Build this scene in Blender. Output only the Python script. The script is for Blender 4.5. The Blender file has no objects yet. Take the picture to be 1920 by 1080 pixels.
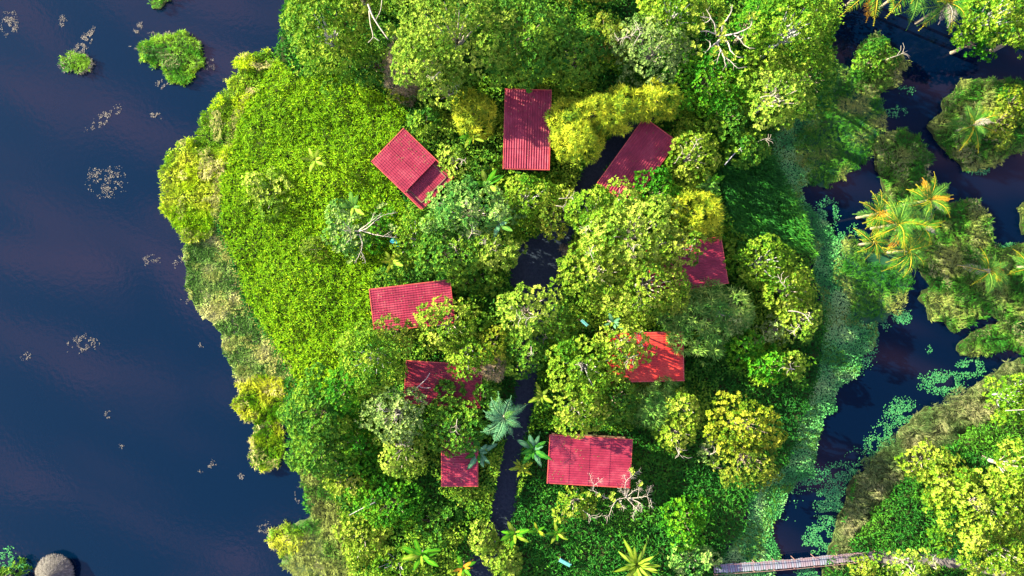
import bpy, math, random
import numpy as np
from mathutils import Vector, Matrix

# ------------------------------------------------------------------ camera, sky, sun, exposure
scene = bpy.context.scene
COL = scene.collection
F, HC = 1350.0, 90.0
camd = bpy.data.cameras.new('camera'); cam = bpy.data.objects.new('camera', camd); COL.objects.link(cam)
cam.location = (0, 0, HC); cam.rotation_euler = (0, 0, 0)
camd.sensor_width = 36; camd.lens = 36*F/1920; camd.clip_start = 1; camd.clip_end = 6000
scene.camera = cam
SUN_EL = math.radians(21)
SUN_DX, SUN_DY = 0.92, -0.39                 # direction the light travels over the ground
world = bpy.data.worlds.new('World'); scene.world = world; world.use_nodes = True
wn = world.node_tree; wn.nodes.clear()
def N(t, ty, **kw):
    n = t.nodes.new(ty)
    for k, v in kw.items(): setattr(n, k, v)
    return n
wo = N(wn, 'ShaderNodeOutputWorld'); bg = N(wn, 'ShaderNodeBackground'); sky = N(wn, 'ShaderNodeTexSky')
sky.sky_type = 'NISHITA'; sky.sun_disc = False; sky.sun_elevation = SUN_EL
sky.sun_rotation = math.atan2(-SUN_DX, -SUN_DY) % (2*math.pi); sky.air_density = 1.0; sky.dust_density = 0.6; sky.ozone_density = 3.0
bg.inputs['Strength'].default_value = 0.10
# thin drifting clouds, laid out on a flat cloud deck (direction.xy / direction.z)
tc = N(wn, 'ShaderNodeTexCoord'); sp = N(wn, 'ShaderNodeSeparateXYZ'); wn.links.new(tc.outputs['Generated'], sp.inputs[0])
mz = N(wn, 'ShaderNodeMath', operation='MAXIMUM'); mz.inputs[1].default_value = 0.08; wn.links.new(sp.outputs['Z'], mz.inputs[0])
dx = N(wn, 'ShaderNodeMath', operation='DIVIDE'); dy = N(wn, 'ShaderNodeMath', operation='DIVIDE')
for d, o in ((dx, 'X'), (dy, 'Y')):
    wn.links.new(sp.outputs[o], d.inputs[0]); wn.links.new(mz.outputs[0], d.inputs[1])
cb = N(wn, 'ShaderNodeCombineXYZ'); wn.links.new(dx.outputs[0], cb.inputs[0]); wn.links.new(dy.outputs[0], cb.inputs[1])
mp0 = N(wn, 'ShaderNodeMapping'); mp0.inputs['Rotation'].default_value = (0, 0, math.radians(27)); wn.links.new(cb.outputs[0], mp0.inputs[0])
mp = N(wn, 'ShaderNodeMapping'); mp.inputs['Scale'].default_value = (.75, 3.4, 1); mp.inputs['Location'].default_value = (3.3, 1.15, 0.4); wn.links.new(mp0.outputs[0], mp.inputs[0])
nz = N(wn, 'ShaderNodeTexNoise'); nz.inputs['Scale'].default_value = 4.2; nz.inputs['Detail'].default_value = 5; nz.inputs['Roughness'].default_value = 0.5
nz.inputs['Distortion'].default_value = 0.6; wn.links.new(mp.outputs[0], nz.inputs['Vector'])
cr = N(wn, 'ShaderNodeMapRange'); cr.inputs['From Min'].default_value = 0.50; cr.inputs['From Max'].default_value = 0.62
wn.links.new(nz.outputs['Fac'], cr.inputs['Value'])
mx = N(wn, 'ShaderNodeMixRGB'); mx.inputs['Color2'].default_value = (4.6, 2.6, 3.6, 1)
cm = N(wn, 'ShaderNodeMath', operation='MULTIPLY'); cm.inputs[1].default_value = 0.9; wn.links.new(cr.outputs[0], cm.inputs[0])
wn.links.new(cm.outputs[0], mx.inputs['Fac']); wn.links.new(sky.outputs[0], mx.inputs['Color1'])
wn.links.new(mx.outputs[0], bg.inputs[0]); wn.links.new(bg.outputs[0], wo.inputs[0])
sd = bpy.data.lights.new('sun', 'SUN'); sd.energy = 5.0; sd.angle = math.radians(0.6); sd.color = (1.0, 0.93, 0.66)
sun = bpy.data.objects.new('sun', sd); COL.objects.link(sun)
sun.rotation_euler = Vector((SUN_DX*math.cos(SUN_EL), SUN_DY*math.cos(SUN_EL), -math.sin(SUN_EL))).to_track_quat('-Z', 'Y').to_euler()
sun.location = (-80, 30, 60)
vs = scene.view_settings; vs.view_transform = 'Standard'; vs.look = 'None'; vs.gamma = 1; vs.use_curve_mapping = False
vs.exposure = 2.5

# ------------------------------------------------------------------ helpers
R = np.random.default_rng(7)
def P(px, py, z=0.0):
    s = (HC - z)/F
    return np.array([(px-960)*s, (540-py)*s, z])
_lat = np.random.default_rng(99).random((256, 256))
def vn(x, y, sc):
    x = np.asarray(x)/sc + 500.3; y = np.asarray(y)/sc + 500.7
    i = np.floor(x).astype(int); j = np.floor(y).astype(int); u = x-i; v = y-j
    u = u*u*(3-2*u); v = v*v*(3-2*v)
    a = _lat[i % 256, j % 256]; b = _lat[(i+1) % 256, j % 256]; c = _lat[i % 256, (j+1) % 256]; d = _lat[(i+1) % 256, (j+1) % 256]
    return (a*(1-u)+b*u)*(1-v)+(c*(1-u)+d*u)*v
def nrm(a): return a/np.maximum(np.linalg.norm(a, axis=-1, keepdims=True), 1e-9)

MATS = {}
def base_mat(name, rough=0.7, spec=0.3):
    m = bpy.data.materials.new(name); m.use_nodes = True
    b = m.node_tree.nodes['Principled BSDF']; b.inputs['Roughness'].default_value = rough
    b.inputs['Specular IOR Level'].default_value = spec
    MATS[name] = m
    return m, m.node_tree, b
def ramp(t, cols, pos=None):
    r = N(t, 'ShaderNodeValToRGB'); e = r.color_ramp.elements
    n = len(cols); pos = pos or [i/(n-1) for i in range(n)]
    e[0].position = pos[0]; e[0].color = (*cols[0], 1); e[1].position = pos[-1]; e[1].color = (*cols[-1], 1)
    for p, c in list(zip(pos, cols))[1:-1]:
        q = e.new(p); q.color = (*c, 1)
    return r
def leaf_mat(name, cols, trans=0.25, rough=0.55, spec=0.25):
    rough = .65; spec = min(spec, .3)*.45
    m, t, b = base_mat(name, rough, spec)
    at = N(t, 'ShaderNodeAttribute'); at.attribute_name = 'v'
    r = ramp(t, cols); t.links.new(at.outputs['Fac'], r.inputs[0]); t.links.new(r.outputs[0], b.inputs['Base Color'])
    tr = N(t, 'ShaderNodeBsdfTranslucent'); t.links.new(r.outputs[0], tr.inputs[0])
    mi = N(t, 'ShaderNodeMixShader'); mi.inputs[0].default_value = trans
    t.links.new(b.outputs[0], mi.inputs[1]); t.links.new(tr.outputs[0], mi.inputs[2])
    t.links.new(mi.outputs[0], t.nodes['Material Output'].inputs[0])
    return m
def noise_mat(name, cols, scale=1.0, rough=0.8, spec=0.2, detail=6, bump=0.0, pos=None, stretch=None):
    m, t, b = base_mat(name, rough, spec)
    g = N(t, 'ShaderNodeTexCoord'); n = N(t, 'ShaderNodeTexNoise'); n.inputs['Scale'].default_value = scale; n.inputs['Detail'].default_value = detail
    if stretch:
        mpn = N(t, 'ShaderNodeMapping'); mpn.inputs['Scale'].default_value = stretch
        t.links.new(g.outputs['Object'], mpn.inputs[0]); t.links.new(mpn.outputs[0], n.inputs['Vector'])
    else: t.links.new(g.outputs['Object'], n.inputs['Vector'])
    r = ramp(t, cols, pos or [0.3+0.4*i/(len(cols)-1) for i in range(len(cols))])
    t.links.new(n.outputs['Fac'], r.inputs[0]); t.links.new(r.outputs[0], b.inputs['Base Color'])
    if bump:
        bp = N(t, 'ShaderNodeBump'); bp.inputs['Strength'].default_value = bump; bp.inputs['Distance'].default_value = 0.05
        t.links.new(n.outputs['Fac'], bp.inputs['Height']); t.links.new(bp.outputs[0], b.inputs['Normal'])
    return m
# leaves (dark, mid, light)
leaf_mat('lime', [(.035, .14, .004), (.13, .26, .010), (.31, .41, .035)], .3)
leaf_mat('yellow_lime', [(.05, .15, .005), (.18, .28, .014), (.38, .43, .06)], .3)
leaf_mat('pale_lime', [(.07, .18, .01), (.21, .33, .025), (.40, .48, .07)], .28)
leaf_mat('green', [(.02, .11, .008), (.07, .20, .012), (.20, .32, .02)], .25)
leaf_mat('fresh_green', [(.015, .13, .004), (.05, .23, .006), (.17, .34, .012)], .3)
leaf_mat('blue_green', [(.03, .15, .02), (.11, .26, .035), (.30, .42, .10)], .2, .5, .3)
leaf_mat('grey_green', [(.05, .12, .02), (.15, .25, .05), (.32, .40, .12)], .2)
leaf_mat('olive', [(.05, .11, .008), (.13, .20, .012), (.28, .30, .03)], .25)
leaf_mat('bamboo_leaf', [(.06, .15, .008), (.24, .31, .012), (.50, .50, .025)], .3)
leaf_mat('spiky_leaf', [(.03, .13, .015), (.10, .24, .03), (.28, .40, .07)], .2, .4, .4)
leaf_mat('gold', [(.05, .13, .004), (.19, .26, .010), (.40, .39, .035)], .3)
leaf_mat('reed', [(.04, .17, .002), (.20, .40, .004), (.46, .58, .014)], .3, .5, .3)
leaf_mat('undergrowth', [(.006, .07, .007), (.02, .14, .010), (.08, .24, .014)], .25, .5, .3)
leaf_mat('fringe_grass', [(.07, .22, .004), (.22, .37, .008), (.46, .50, .03)], .3)
leaf_mat('tan_grass', [(.14, .20, .03), (.32, .32, .08), (.55, .46, .20)], .25)
leaf_mat('marsh_grass', [(.015, .11, .006), (.06, .19, .012), (.20, .24, .05)], .2)
leaf_mat('dead_grass', [(.05, .10, .025), (.13, .17, .05), (.26, .25, .11)], .2)
leaf_mat('mat_leaf', [(.03, .18, .04), (.09, .33, .085), (.22, .40, .13)], .15)
leaf_mat('pale_mat_leaf', [(.06, .15, .02), (.20, .31, .06), (.42, .42, .15)], .2)
leaf_mat('lily_leaf', [(.015, .12, .04), (.04, .22, .07), (.12, .34, .10)], .1, .6, .2)
leaf_mat('weed', [(.08, .07, .06), (.18, .16, .13), (.32, .28, .22)], .1)
leaf_mat('dead_twig', [(.14, .10, .05), (.24, .18, .10), (.36, .28, .16)], .1)
leaf_mat('palm_green', [(.02, .10, .012), (.06, .18, .02), (.16, .28, .03)], .25, .4, .4)
leaf_mat('palm_blue', [(.03, .12, .05), (.07, .21, .09), (.17, .31, .15)], .2, .4, .5)
leaf_mat('palm_yellow', [(.16, .17, .01), (.38, .28, .012), (.55, .38, .02)], .3)
leaf_mat('palm_orange', [(.30, .15, .01), (.50, .24, .015), (.60, .34, .05)], .3)
leaf_mat('palm_gold', [(.02, .12, .01), (.06, .20, .012), (.26, .30, .012), (.48, .35, .025)], .3)
leaf_mat('palm_dead', [(.12, .10, .08), (.20, .17, .14), (.30, .26, .23)], .1)
leaf_mat('straw', [(.05, .045, .04), (.11, .10, .09), (.22, .20, .185)], .05)
noise_mat('bark', [(.12, .09, .06), (.30, .25, .18)], 4, .9)
noise_mat('pale_bark', [(.24, .20, .16), (.44, .39, .33)], 5, .75)
noise_mat('grey_bark', [(.22, .22, .21), (.45, .44, .42)], 5, .8)
noise_mat('soil', [(.012, .018, .008), (.03, .045, .012), (.05, .06, .02)], .8, .95, .1, bump=.3)
noise_mat('mat_soil', [(.006, .035, .018), (.015, .07, .03), (.05, .07, .03)], .35, .9, .1, bump=.3)
noise_mat('pale_mat_soil', [(.04, .08, .03), (.10, .14, .05), (.20, .18, .10)], .5, .9, .1, bump=.3)
noise_mat('path_gravel', [(.010, .016, .028), (.015, .024, .038), (.022, .032, .048)], 5, .9, .15, bump=.3)
noise_mat('trail', [(.09, .08, .08), (.15, .13, .12), (.2, .18, .16)], 1.5, .95, .1, bump=.4)
noise_mat('wall_wood', [(.10, .06, .035), (.20, .13, .08)], 3, .8, stretch=(1, 1, 8))
noise_mat('plank_wood', [(.07, .075, .10), (.15, .16, .20), (.28, .29, .33)], 1.2, .7, .3, stretch=(6, .8, 1))
noise_mat('plank_dark', [(.10, .08, .10), (.18, .14, .17), (.26, .20, .22)], 1.2, .8, .3, stretch=(6, .8, 1))
noise_mat('rail_wood', [(.13, .07, .065), (.24, .14, .13)], 2, .7)
noise_mat('turquoise', [(.02, .30, .34), (.05, .42, .45)], 2, .5, .4)
noise_mat('pale_board', [(.05, .24, .23), (.12, .36, .33)], 2, .5, .4)
noise_mat('fascia', [(.30, .03, .03), (.46, .07, .05)], 2, .45, .5)
def roof_mat(name, a, b_, c):
    m, t, b = base_mat(name, .42, .3)
    g = N(t, 'ShaderNodeNewGeometry'); n = N(t, 'ShaderNodeTexNoise'); n.inputs['Scale'].default_value = .55; n.inputs['Detail'].default_value = 8; n.inputs['Roughness'].default_value = .7
    t.links.new(g.outputs['Position'], n.inputs['Vector'])
    r = ramp(t, [a, b_, c], [.3, .5, .72]); t.links.new(n.outputs['Fac'], r.inputs[0]); t.links.new(r.outputs[0], b.inputs['Base Color'])
    n2 = N(t, 'ShaderNodeTexNoise'); n2.inputs['Scale'].default_value = 6; t.links.new(g.outputs['Position'], n2.inputs['Vector'])
    mr = N(t, 'ShaderNodeMapRange'); mr.inputs['To Min'].default_value = .3; mr.inputs['To Max'].default_value = .6
    t.links.new(n2.outputs['Fac'], mr.inputs['Value']); t.links.new(mr.outputs[0], b.inputs['Roughness'])
roof_mat('crimson_metal', (.11, .008, .020), (.19, .013, .034), (.27, .045, .065))
roof_mat('red_metal', (.26, .012, .012), (.38, .026, .020), (.46, .06, .035))
roof_mat('dark_crimson', (.08, .004, .011), (.13, .007, .017), (.19, .012, .028))
# water
m, t, b = base_mat('water', .07, .5)
b.inputs['Base Color'].default_value = (.0002, .0060, .020, 1); b.inputs['IOR'].default_value = 1.36
g = N(t, 'ShaderNodeNewGeometry'); n = N(t, 'ShaderNodeTexNoise'); n.inputs['Scale'].default_value = 1.6; n.inputs['Detail'].default_value = 4
t.links.new(g.outputs['Position'], n.inputs['Vector'])
bp = N(t, 'ShaderNodeBump'); bp.inputs['Strength'].default_value = .25; bp.inputs['Distance'].default_value = .03
t.links.new(n.outputs['Fac'], bp.inputs['Height']); t.links.new(bp.outputs[0], b.inputs['Normal'])

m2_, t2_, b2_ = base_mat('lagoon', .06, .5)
b2_.inputs['Base Color'].default_value = (.0001, .0032, .013, 1); b2_.inputs['IOR'].default_value = 1.23  # same water as the lake, its tree shade put into a darker colour
def tag(o, label=None, cat=None, group=None, kind=None):
    if label: o['label'] = label
    if cat: o['category'] = cat
    if group: o['group'] = group
    if kind: o['kind'] = kind
    return o
def empty(name, loc, rz=0):
    o = bpy.data.objects.new(name, None); COL.objects.link(o); o.location = loc; o.rotation_euler = (0, 0, rz); o.empty_display_size = .3
    return o
def link(name, me, parent=None, loc=None):
    o = bpy.data.objects.new(name, me); COL.objects.link(o)
    if parent is not None: o.parent = parent
    if loc is not None: o.location = loc
    return o
def quadmesh(name, v, quads, mat, attr=None, smooth=False):
    me = bpy.data.meshes.new(name); v = np.asarray(v, np.float32); quads = np.asarray(quads, np.int32)
    k = quads.shape[1]; nq = len(quads)
    me.vertices.add(len(v)); me.vertices.foreach_set('co', v.ravel())
    me.loops.add(nq*k); me.loops.foreach_set('vertex_index', quads.ravel())
    me.polygons.add(nq); me.polygons.foreach_set('loop_start', np.arange(nq, dtype=np.int32)*k)
    try: me.polygons.foreach_set('loop_total', np.full(nq, k, np.int32))
    except Exception: pass
    if attr is not None:
        a = me.attributes.new('v', 'FLOAT', 'POINT'); a.data.foreach_set('value', np.asarray(attr, np.float32))
    me.update(calc_edges=True)
    me.polygons.foreach_set('use_smooth', np.full(nq, bool(smooth)))
    me.materials.append(MATS[mat])
    return me
def leaves(name, p, f, up, L, W, v, mat, droop=0.0):
    """rhombic folded leaves: base p, forward f, rough normal up"""
    n = len(p); f = nrm(f); s = nrm(np.cross(f, up)); u = np.cross(s, f)
    L = np.broadcast_to(L, n)[:, None]; W = np.broadcast_to(W, n)[:, None]
    mid = p + f*L*.45
    vs_ = np.stack([p, mid+s*W*.5+u*W*.16, p+f*L-u*L*droop, mid-s*W*.5+u*W*.16], 1).reshape(-1, 3)
    q = np.arange(n*4).reshape(-1, 4)
    return quadmesh(name, vs_, q, mat, np.repeat(np.clip(v, 0, 1), 4))
def rosettes(rng, c, axis, vv, k, L, W, spread=(.7, 1.35)):
    n = len(c); a = nrm(axis); t = nrm(np.cross(a, rng.normal(size=(n, 3)))); b = np.cross(a, t)
    az = (np.arange(k)[None]/k*2*np.pi + rng.random((n, 1))*6.28 + rng.normal(size=(n, k))*.35)
    el = rng.uniform(spread[0], spread[1], (n, k))
    rad = np.cos(az)[..., None]*t[:, None] + np.sin(az)[..., None]*b[:, None]
    f = np.cos(el)[..., None]*a[:, None] + np.sin(el)[..., None]*rad
    sz = rng.uniform(.7, 1.25, (n, k))
    p = c[:, None] + f*L*.05 + np.zeros((n, k, 3))
    up = np.broadcast_to(a[:, None], (n, k, 3))
    v = np.clip(vv[:, None]+rng.normal(size=(n, k))*.2, 0, 1)
    return p.reshape(-1, 3), f.reshape(-1, 3), up.reshape(-1, 3), (L*sz).ravel(), (W*sz).ravel(), v.ravel()
class Tubes:
    def __init__(s): s.v = []; s.q = []; s.n = 0
    def add(s, pts, rad, k=6):
        pts = np.asarray(pts, float); m = len(pts)
        if m < 2: return
        rad = np.interp(np.linspace(0, 1, m), np.linspace(0, 1, len(np.atleast_1d(rad))), np.atleast_1d(rad))
        tg = nrm(np.gradient(pts, axis=0)); ref = np.where(np.abs(tg[:, 2:3]) > .9, [[1., 0, 0]], [[0, 0, 1.]])
        a = nrm(np.cross(tg, ref)); b = np.cross(tg, a); th = np.arange(k)/k*2*np.pi
        ring = pts[:, None]+rad[:, None, None]*(np.cos(th)[None, :, None]*a[:, None]+np.sin(th)[None, :, None]*b[:, None])
        s.v.append(ring.reshape(-1, 3))
        for i in range(m-1):
            for j in range(k):
                s.q.append((s.n+i*k+j, s.n+i*k+(j+1) % k, s.n+(i+1)*k+(j+1) % k, s.n+(i+1)*k+j))
        s.n += m*k
        s.v.append(pts[-1:]); e = s.n; s.n += 1
        for j in range(0, k): s.q.append((e-k+j, e-k+(j+1) % k, e, e))
    def mesh(s, name, mat):
        q = [x if x[2] != x[3] else x for x in s.q]
        me = bpy.data.meshes.new(name); me.from_pydata([tuple(x) for x in np.concatenate(s.v)], [], [x if x[2] != x[3] else x[:3] for x in q])
        me.materials.append(MATS[mat]); me.polygons.foreach_set('use_smooth', np.ones(len(me.polygons), bool))
        return me
def smooth_line(pts, n=4, jit=0.0, rng=R):
    pts = np.asarray(pts, float); m = len(pts); x = np.linspace(0, m-1, (m-1)*n+1)
    out = np.stack([np.interp(x, np.arange(m), pts[:, i]) for i in range(3)], 1)
    for _ in range(2): out[1:-1] = .25*out[:-2]+.5*out[1:-1]+.25*out[2:]
    if jit: out[1:-1] += rng.normal(size=out[1:-1].shape)*jit
    return out
def boxmesh(name, boxes, mat):
    v = []; q = []
    for (c, s, rz) in boxes:
        ca, sa = math.cos(rz), math.sin(rz); b0 = len(v)
        for z in (-1, 1):
            for (x, y) in ((-1, -1), (1, -1), (1, 1), (-1, 1)):
                X, Y = x*s[0]/2, y*s[1]/2
                v.append((c[0]+X*ca-Y*sa, c[1]+X*sa+Y*ca, c[2]+z*s[2]/2))
        q += [tuple(b0+i for i in f) for f in ((3, 2, 1, 0), (4, 5, 6, 7), (0, 1, 5, 4), (1, 2, 6, 5), (2, 3, 7, 6), (3, 0, 4, 7))]
    return quadmesh(name, v, q, mat)
def ragged(poly, amp=6, lev=3, rng=R):
    p = [np.array(q, float) for q in poly]
    for l in range(lev):
        o = []
        for i in range(len(p)):
            a, b = p[i], p[(i+1) % len(p)]; d = b-a; n = np.array([-d[1], d[0]])/(np.linalg.norm(d)+1e-6)
            w = amp/(2**l)*min(1, np.linalg.norm(d)/25)
            o += [a, (a+b)/2+n*rng.normal()*w]
        p = o
    return np.array(p)
def inpoly(px, py, poly):
    r = np.zeros(len(px), bool); poly = np.asarray(poly, float); j = len(poly)-1
    for i in range(len(poly)):
        xi, yi = poly[i]; xj, yj = poly[j]
        if yi != yj:
            c = ((yi > py) != (yj > py)) & (px < (xj-xi)*(py-yi)/(yj-yi)+xi); r ^= c
        j = i
    return r
def land(name, poly, top, mat, parent=None, bottom=-.6):
    """a low block of ground whose outline is poly (ground pixels)"""
    n = len(poly); vt = [tuple(P(x, y)[:2])+(top,) for x, y in poly]
    cx, cy = np.mean([v[0] for v in vt]), np.mean([v[1] for v in vt])
    if sum(vt[i][0]*vt[(i+1) % n][1]-vt[(i+1) % n][0]*vt[i][1] for i in range(n)) < 0: vt = vt[::-1]
    vb = [(x+(x-cx)*.01, y+(y-cy)*.01, bottom) for x, y, z in vt]
    me = bpy.data.meshes.new(name)
    me.from_pydata(vt+vb, [], [tuple(range(n))]+[(i+n, (i+1) % n+n, (i+1) % n, i) for i in range(n)])
    me.materials.append(MATS[mat]); return link(name, me, parent)
def scatter(rng, poly, dens, excl=(), edge=None):
    """points (ground px and world xy) inside a pixel polygon; dens per square metre"""
    poly = np.asarray(poly, float); lo = poly.min(0); hi = poly.max(0); n = int((hi-lo).prod()/225*dens)
    px = rng.uniform(lo[0], hi[0], n); py = rng.uniform(lo[1], hi[1], n)
    k = inpoly(px, py, poly)
    for e in excl: k &= ~inpoly(px, py, e)
    return px[k], py[k]
def toworld(px, py, z=0): return np.stack([(px-960)/15, (540-py)/15, np.zeros(len(px))+z], 1)

# ------------------------------------------------------------------ the setting: outlines in ground pixels
ISLAND = ragged([(545, -170), (545, -60), (530, 60), (515, 110), (470, 160), (440, 215), (425, 290), (405, 345), (410, 430), (440, 500), (455, 560), (510, 640), (545, 700), (535, 770), (548, 860), (565, 900), (590, 980), (610, 1040), (600, 1250), (1340, 1250), (1345, 1060), (1390, 990), (1400, 935), (1470, 870), (1500, 780), (1530, 700), (1545, 600), (1520, 470), (1480, 390), (1440, 310), (1445, 250), (1530, 200), (1560, 120), (1560, -170)], 5, 2)
PATHC = [(1225, 205, 34), (1200, 228, 36), (1160, 262, 38), (1130, 300, 38), (1100, 340, 38), (1080, 385, 36), (1058, 430, 40), (1040, 455, 66), (1008, 488, 110), (1004, 525, 118), (1012, 560, 84), (1005, 610, 46), (990, 670, 40), (985, 740, 42), (970, 800, 42), (960, 850, 42), (951, 900, 46), (943, 950, 48), (930, 1000, 48), (905, 1050, 54), (892, 1240, 54)]
pc = np.array(PATHC, float); tg = nrm(np.gradient(pc[:, :2], axis=0)); pn = np.stack([-tg[:, 1], tg[:, 0]], 1)
PATH = np.concatenate([pc[:, :2]+pn*pc[:, 2:]*.44, (pc[:, :2]-pn*pc[:, 2:]*.44)[::-1]])
TRAIL = np.array([(1625, 1033), (1660, 1032), (1720, 1036), (1790, 1040), (1830, 1052), (1960, 1075), (1960, 1100), (1820, 1068), (1760, 1060), (1700, 1058), (1625, 1052)], float)
EASTMAT = ragged([(1560, 120), (1530, 200), (1445, 250), (1440, 310), (1480, 390), (1520, 470), (1545, 600), (1530, 700), (1500, 780), (1470, 870), (1400, 935), (1390, 990), (1345, 1060), (1345, 1110), (1440, 1110), (1462, 1040), (1448, 980), (1475, 930), (1500, 900), (1530, 890), (1528, 850), (1540, 800), (1570, 770), (1572, 725), (1610, 700), (1638, 650), (1645, 605), (1600, 595), (1590, 560), (1580, 480), (1560, 430), (1530, 400), (1500, 350), (1520, 330), (1500, 280), (1560, 200), (1575, 140)], 6, 3)
SOUTHEAST = ragged([(2100, 650), (1940, 668), (1880, 682), (1830, 722), (1740, 762), (1690, 800), (1645, 850), (1602, 890), (1585, 940), (1562, 1000), (1540, 1050), (1530, 1250), (2100, 1250)], 7, 3)
NORTHEAST = ragged([(1800, -170), (1800, 20), (1825, 75), (1870, 80), (1900, 70), (1920, 95), (2100, 110), (2100, -170)], 6, 2)
WESTMAT = ragged([(400, 395), (415, 430), (445, 500), (460, 560), (515, 640), (550, 700), (500, 725), (440, 705), (420, 660), (395, 600), (360, 560), (352, 510), (350, 452)], 6, 3)
WESTGRASS = ragged([(508, 92), (530, 120), (492, 170), (458, 225), (440, 295), (421, 350), (418, 400), (352, 460), (325, 415), (308, 352), (314, 302), (345, 265), (378, 238), (385, 212), (412, 185), (425, 150), (455, 108)], 7, 3)
SOUTHFRINGE = ragged([(548, 860), (620, 880), (655, 960), (668, 1040), (660, 1250), (560, 1250), (560, 1080), (530, 1040), (545, 985), (582, 970), (568, 915)], 6, 3)
REEDS = np.array([(526, 112), (560, 150), (640, 145), (720, 180), (770, 215), (720, 300), (765, 390), (745, 470), (700, 520), (700, 640), (650, 670), (620, 730), (568, 728), (552, 695), (520, 645), (468, 565), (450, 500), (421, 430), (419, 345), (438, 290), (456, 222), (490, 168)], float)

wm = quadmesh('water', [(-2500, -2500, 0), (2500, -2500, 0), (2500, 2500, 0), (-2500, 2500, 0)], [(0, 1, 2, 3)], 'water')
tag(link('water', wm), 'calm dark blue lake and lagoon water', kind='structure')
LAG_SHADE = [(1420, -6000), (1420, 600), (1200, 1150), (1200, 9000), (9000, 9000), (9000, -6000)]
tag(link('lagoon', quadmesh('lagoon', [tuple(P(x, y)[:2])+(.004,) for x, y in LAG_SHADE], [tuple(range(6))], 'lagoon')), kind='structure')  # sheet just above the water that carries the painted shade of the east side
for nm, poly, top, mt in (('ground', ISLAND, .30, 'soil'), ('south_east_bank', SOUTHEAST, .28, 'soil'), ('north_east_bank', NORTHEAST, .28, 'soil'),
                          ('floating_mat', EASTMAT, .08, 'mat_soil'), ('shore_mat', WESTMAT, .10, 'pale_mat_soil'), ('shore_grass_bank', WESTGRASS, .14, 'soil'), ('south_shore_bank', SOUTHFRINGE, .12, 'pale_mat_soil')):
    tag(land(nm, poly, top, mt), kind='structure')
def ribbon(name, L, Rr, z, mat):
    v = []; n = len(L)
    for a, b in zip(L, Rr): v += [tuple(P(a[0], a[1])[:2])+(z,), tuple(P(b[0], b[1])[:2])+(z,)]
    return link(name, quadmesh(name, v, [(2*i, 2*i+1, 2*i+3, 2*i+2) for i in range(n-1)], mat))
tag(ribbon('path', pc[:, :2]+pn*pc[:, 2:]*.5, pc[:, :2]-pn*pc[:, 2:]*.5, .305, 'path_gravel'), 'dark gravel path winding between the cabins', kind='structure')
tag(ribbon('trail', TRAIL[:5], TRAIL[::-1][:5], .29, 'trail'), 'grey dirt trail from the end of the boardwalk', kind='structure')

# ------------------------------------------------------------------ cabins: roof corners in pixels (seen at roof height), rib direction along a->d
CAB = [
 ('crimson roofed cabin on the reed side, roof stepped down to a lower panel', [(698, 303), (760, 245), (853, 340), (790, 392)], 1, 'crimson_metal', 3.6, True),
 ('tall narrow crimson cabin roof at the top of the clearing left of the long bamboo', [(948, 168), (1033, 170), (1027, 319), (944, 316)], 1, 'crimson_metal', 4.2, False),
 ('slanting crimson ribbed cabin roof beside the dark path under the long bamboo', [(1208, 222), (1270, 263), (1183, 384), (1121, 343)], 1, 'crimson_metal', 4.2, False),
 ('purplish crimson cabin roof at the south edge of the bright reed bed', [(694, 543), (845, 527), (853, 604), (703, 622)], 0, 'crimson_metal', 4.0, False),
 ('crimson cabin roof mostly hidden under the large pale canopy, right end showing', [(1212, 466), (1351, 445), (1366, 530), (1226, 552)], 0, 'crimson_metal', 4.0, False),
 ('orange red cabin roof half covered by a lime tree with streaky shadows', [(1140, 626), (1281, 624), (1283, 713), (1141, 716)], 0, 'red_metal', 4.2, False),
 ('dark crimson tiled cabin roof between the yellow green dome tree and small bush', [(764, 677), (905, 687), (900, 764), (758, 755)], 0, 'dark_crimson', 3.8, False),
 ('small square crimson shed roof left of the lower path', [(830, 822), (897, 822), (896, 911), (829, 911)], 0, 'crimson_metal', 3.6, False),
 ('wide crimson cabin roof right of the lower path with a bare tree over its corner', [(1029, 816), (1182, 822), (1181, 914), (1027, 905)], 0, 'crimson_metal', 4.2, False)]
CABPOLY = []
def panel_mesh(L, W, mat, rows, st=.006):
    """ribbed metal sheet, ribs along x, tile steps every L/rows"""
    nr = max(4, int(W/.27)); v = []; q = []; prof = []
    for i in range(nr):
        y = W*i/nr; w = W/nr
        prof += [(y, 0), (y+w*.42, 0), (y+w*.56, .045), (y+w*.86, .045)]
    prof.append((W, 0)); m_ = len(prof); n = 0
    for r_ in range(rows):
        x0, x1 = L*r_/rows, L*(r_+1)/rows+.01
        for (x, dz) in ((x0, .0), (x1, st)):
            for (y, z) in prof: v.append((x, y, z+dz))
        for (y, z) in prof: v.append((x1+.002, y, z-.002))
        for i in range(m_-1):
            q.append((n+i, n+m_+i, n+m_+i+1, n+i+1)); q.append((n+m_+i, n+2*m_+i, n+2*m_+i+1, n+m_+i+1))
        n += 3*m_
    return quadmesh('roof_panel', v, q, mat)
def slab(name, pts, thick, mat, parent):
    v = [tuple(p) for p in pts]+[tuple(np.array(p)-[0, 0, thick]) for p in pts]
    return link(name, quadmesh(name, v, [(0, 1, 2, 3), (7, 6, 5, 4), (0, 4, 5, 1), (1, 5, 6, 2), (2, 6, 7, 3), (3, 7, 4, 0)], mat), parent)
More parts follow.
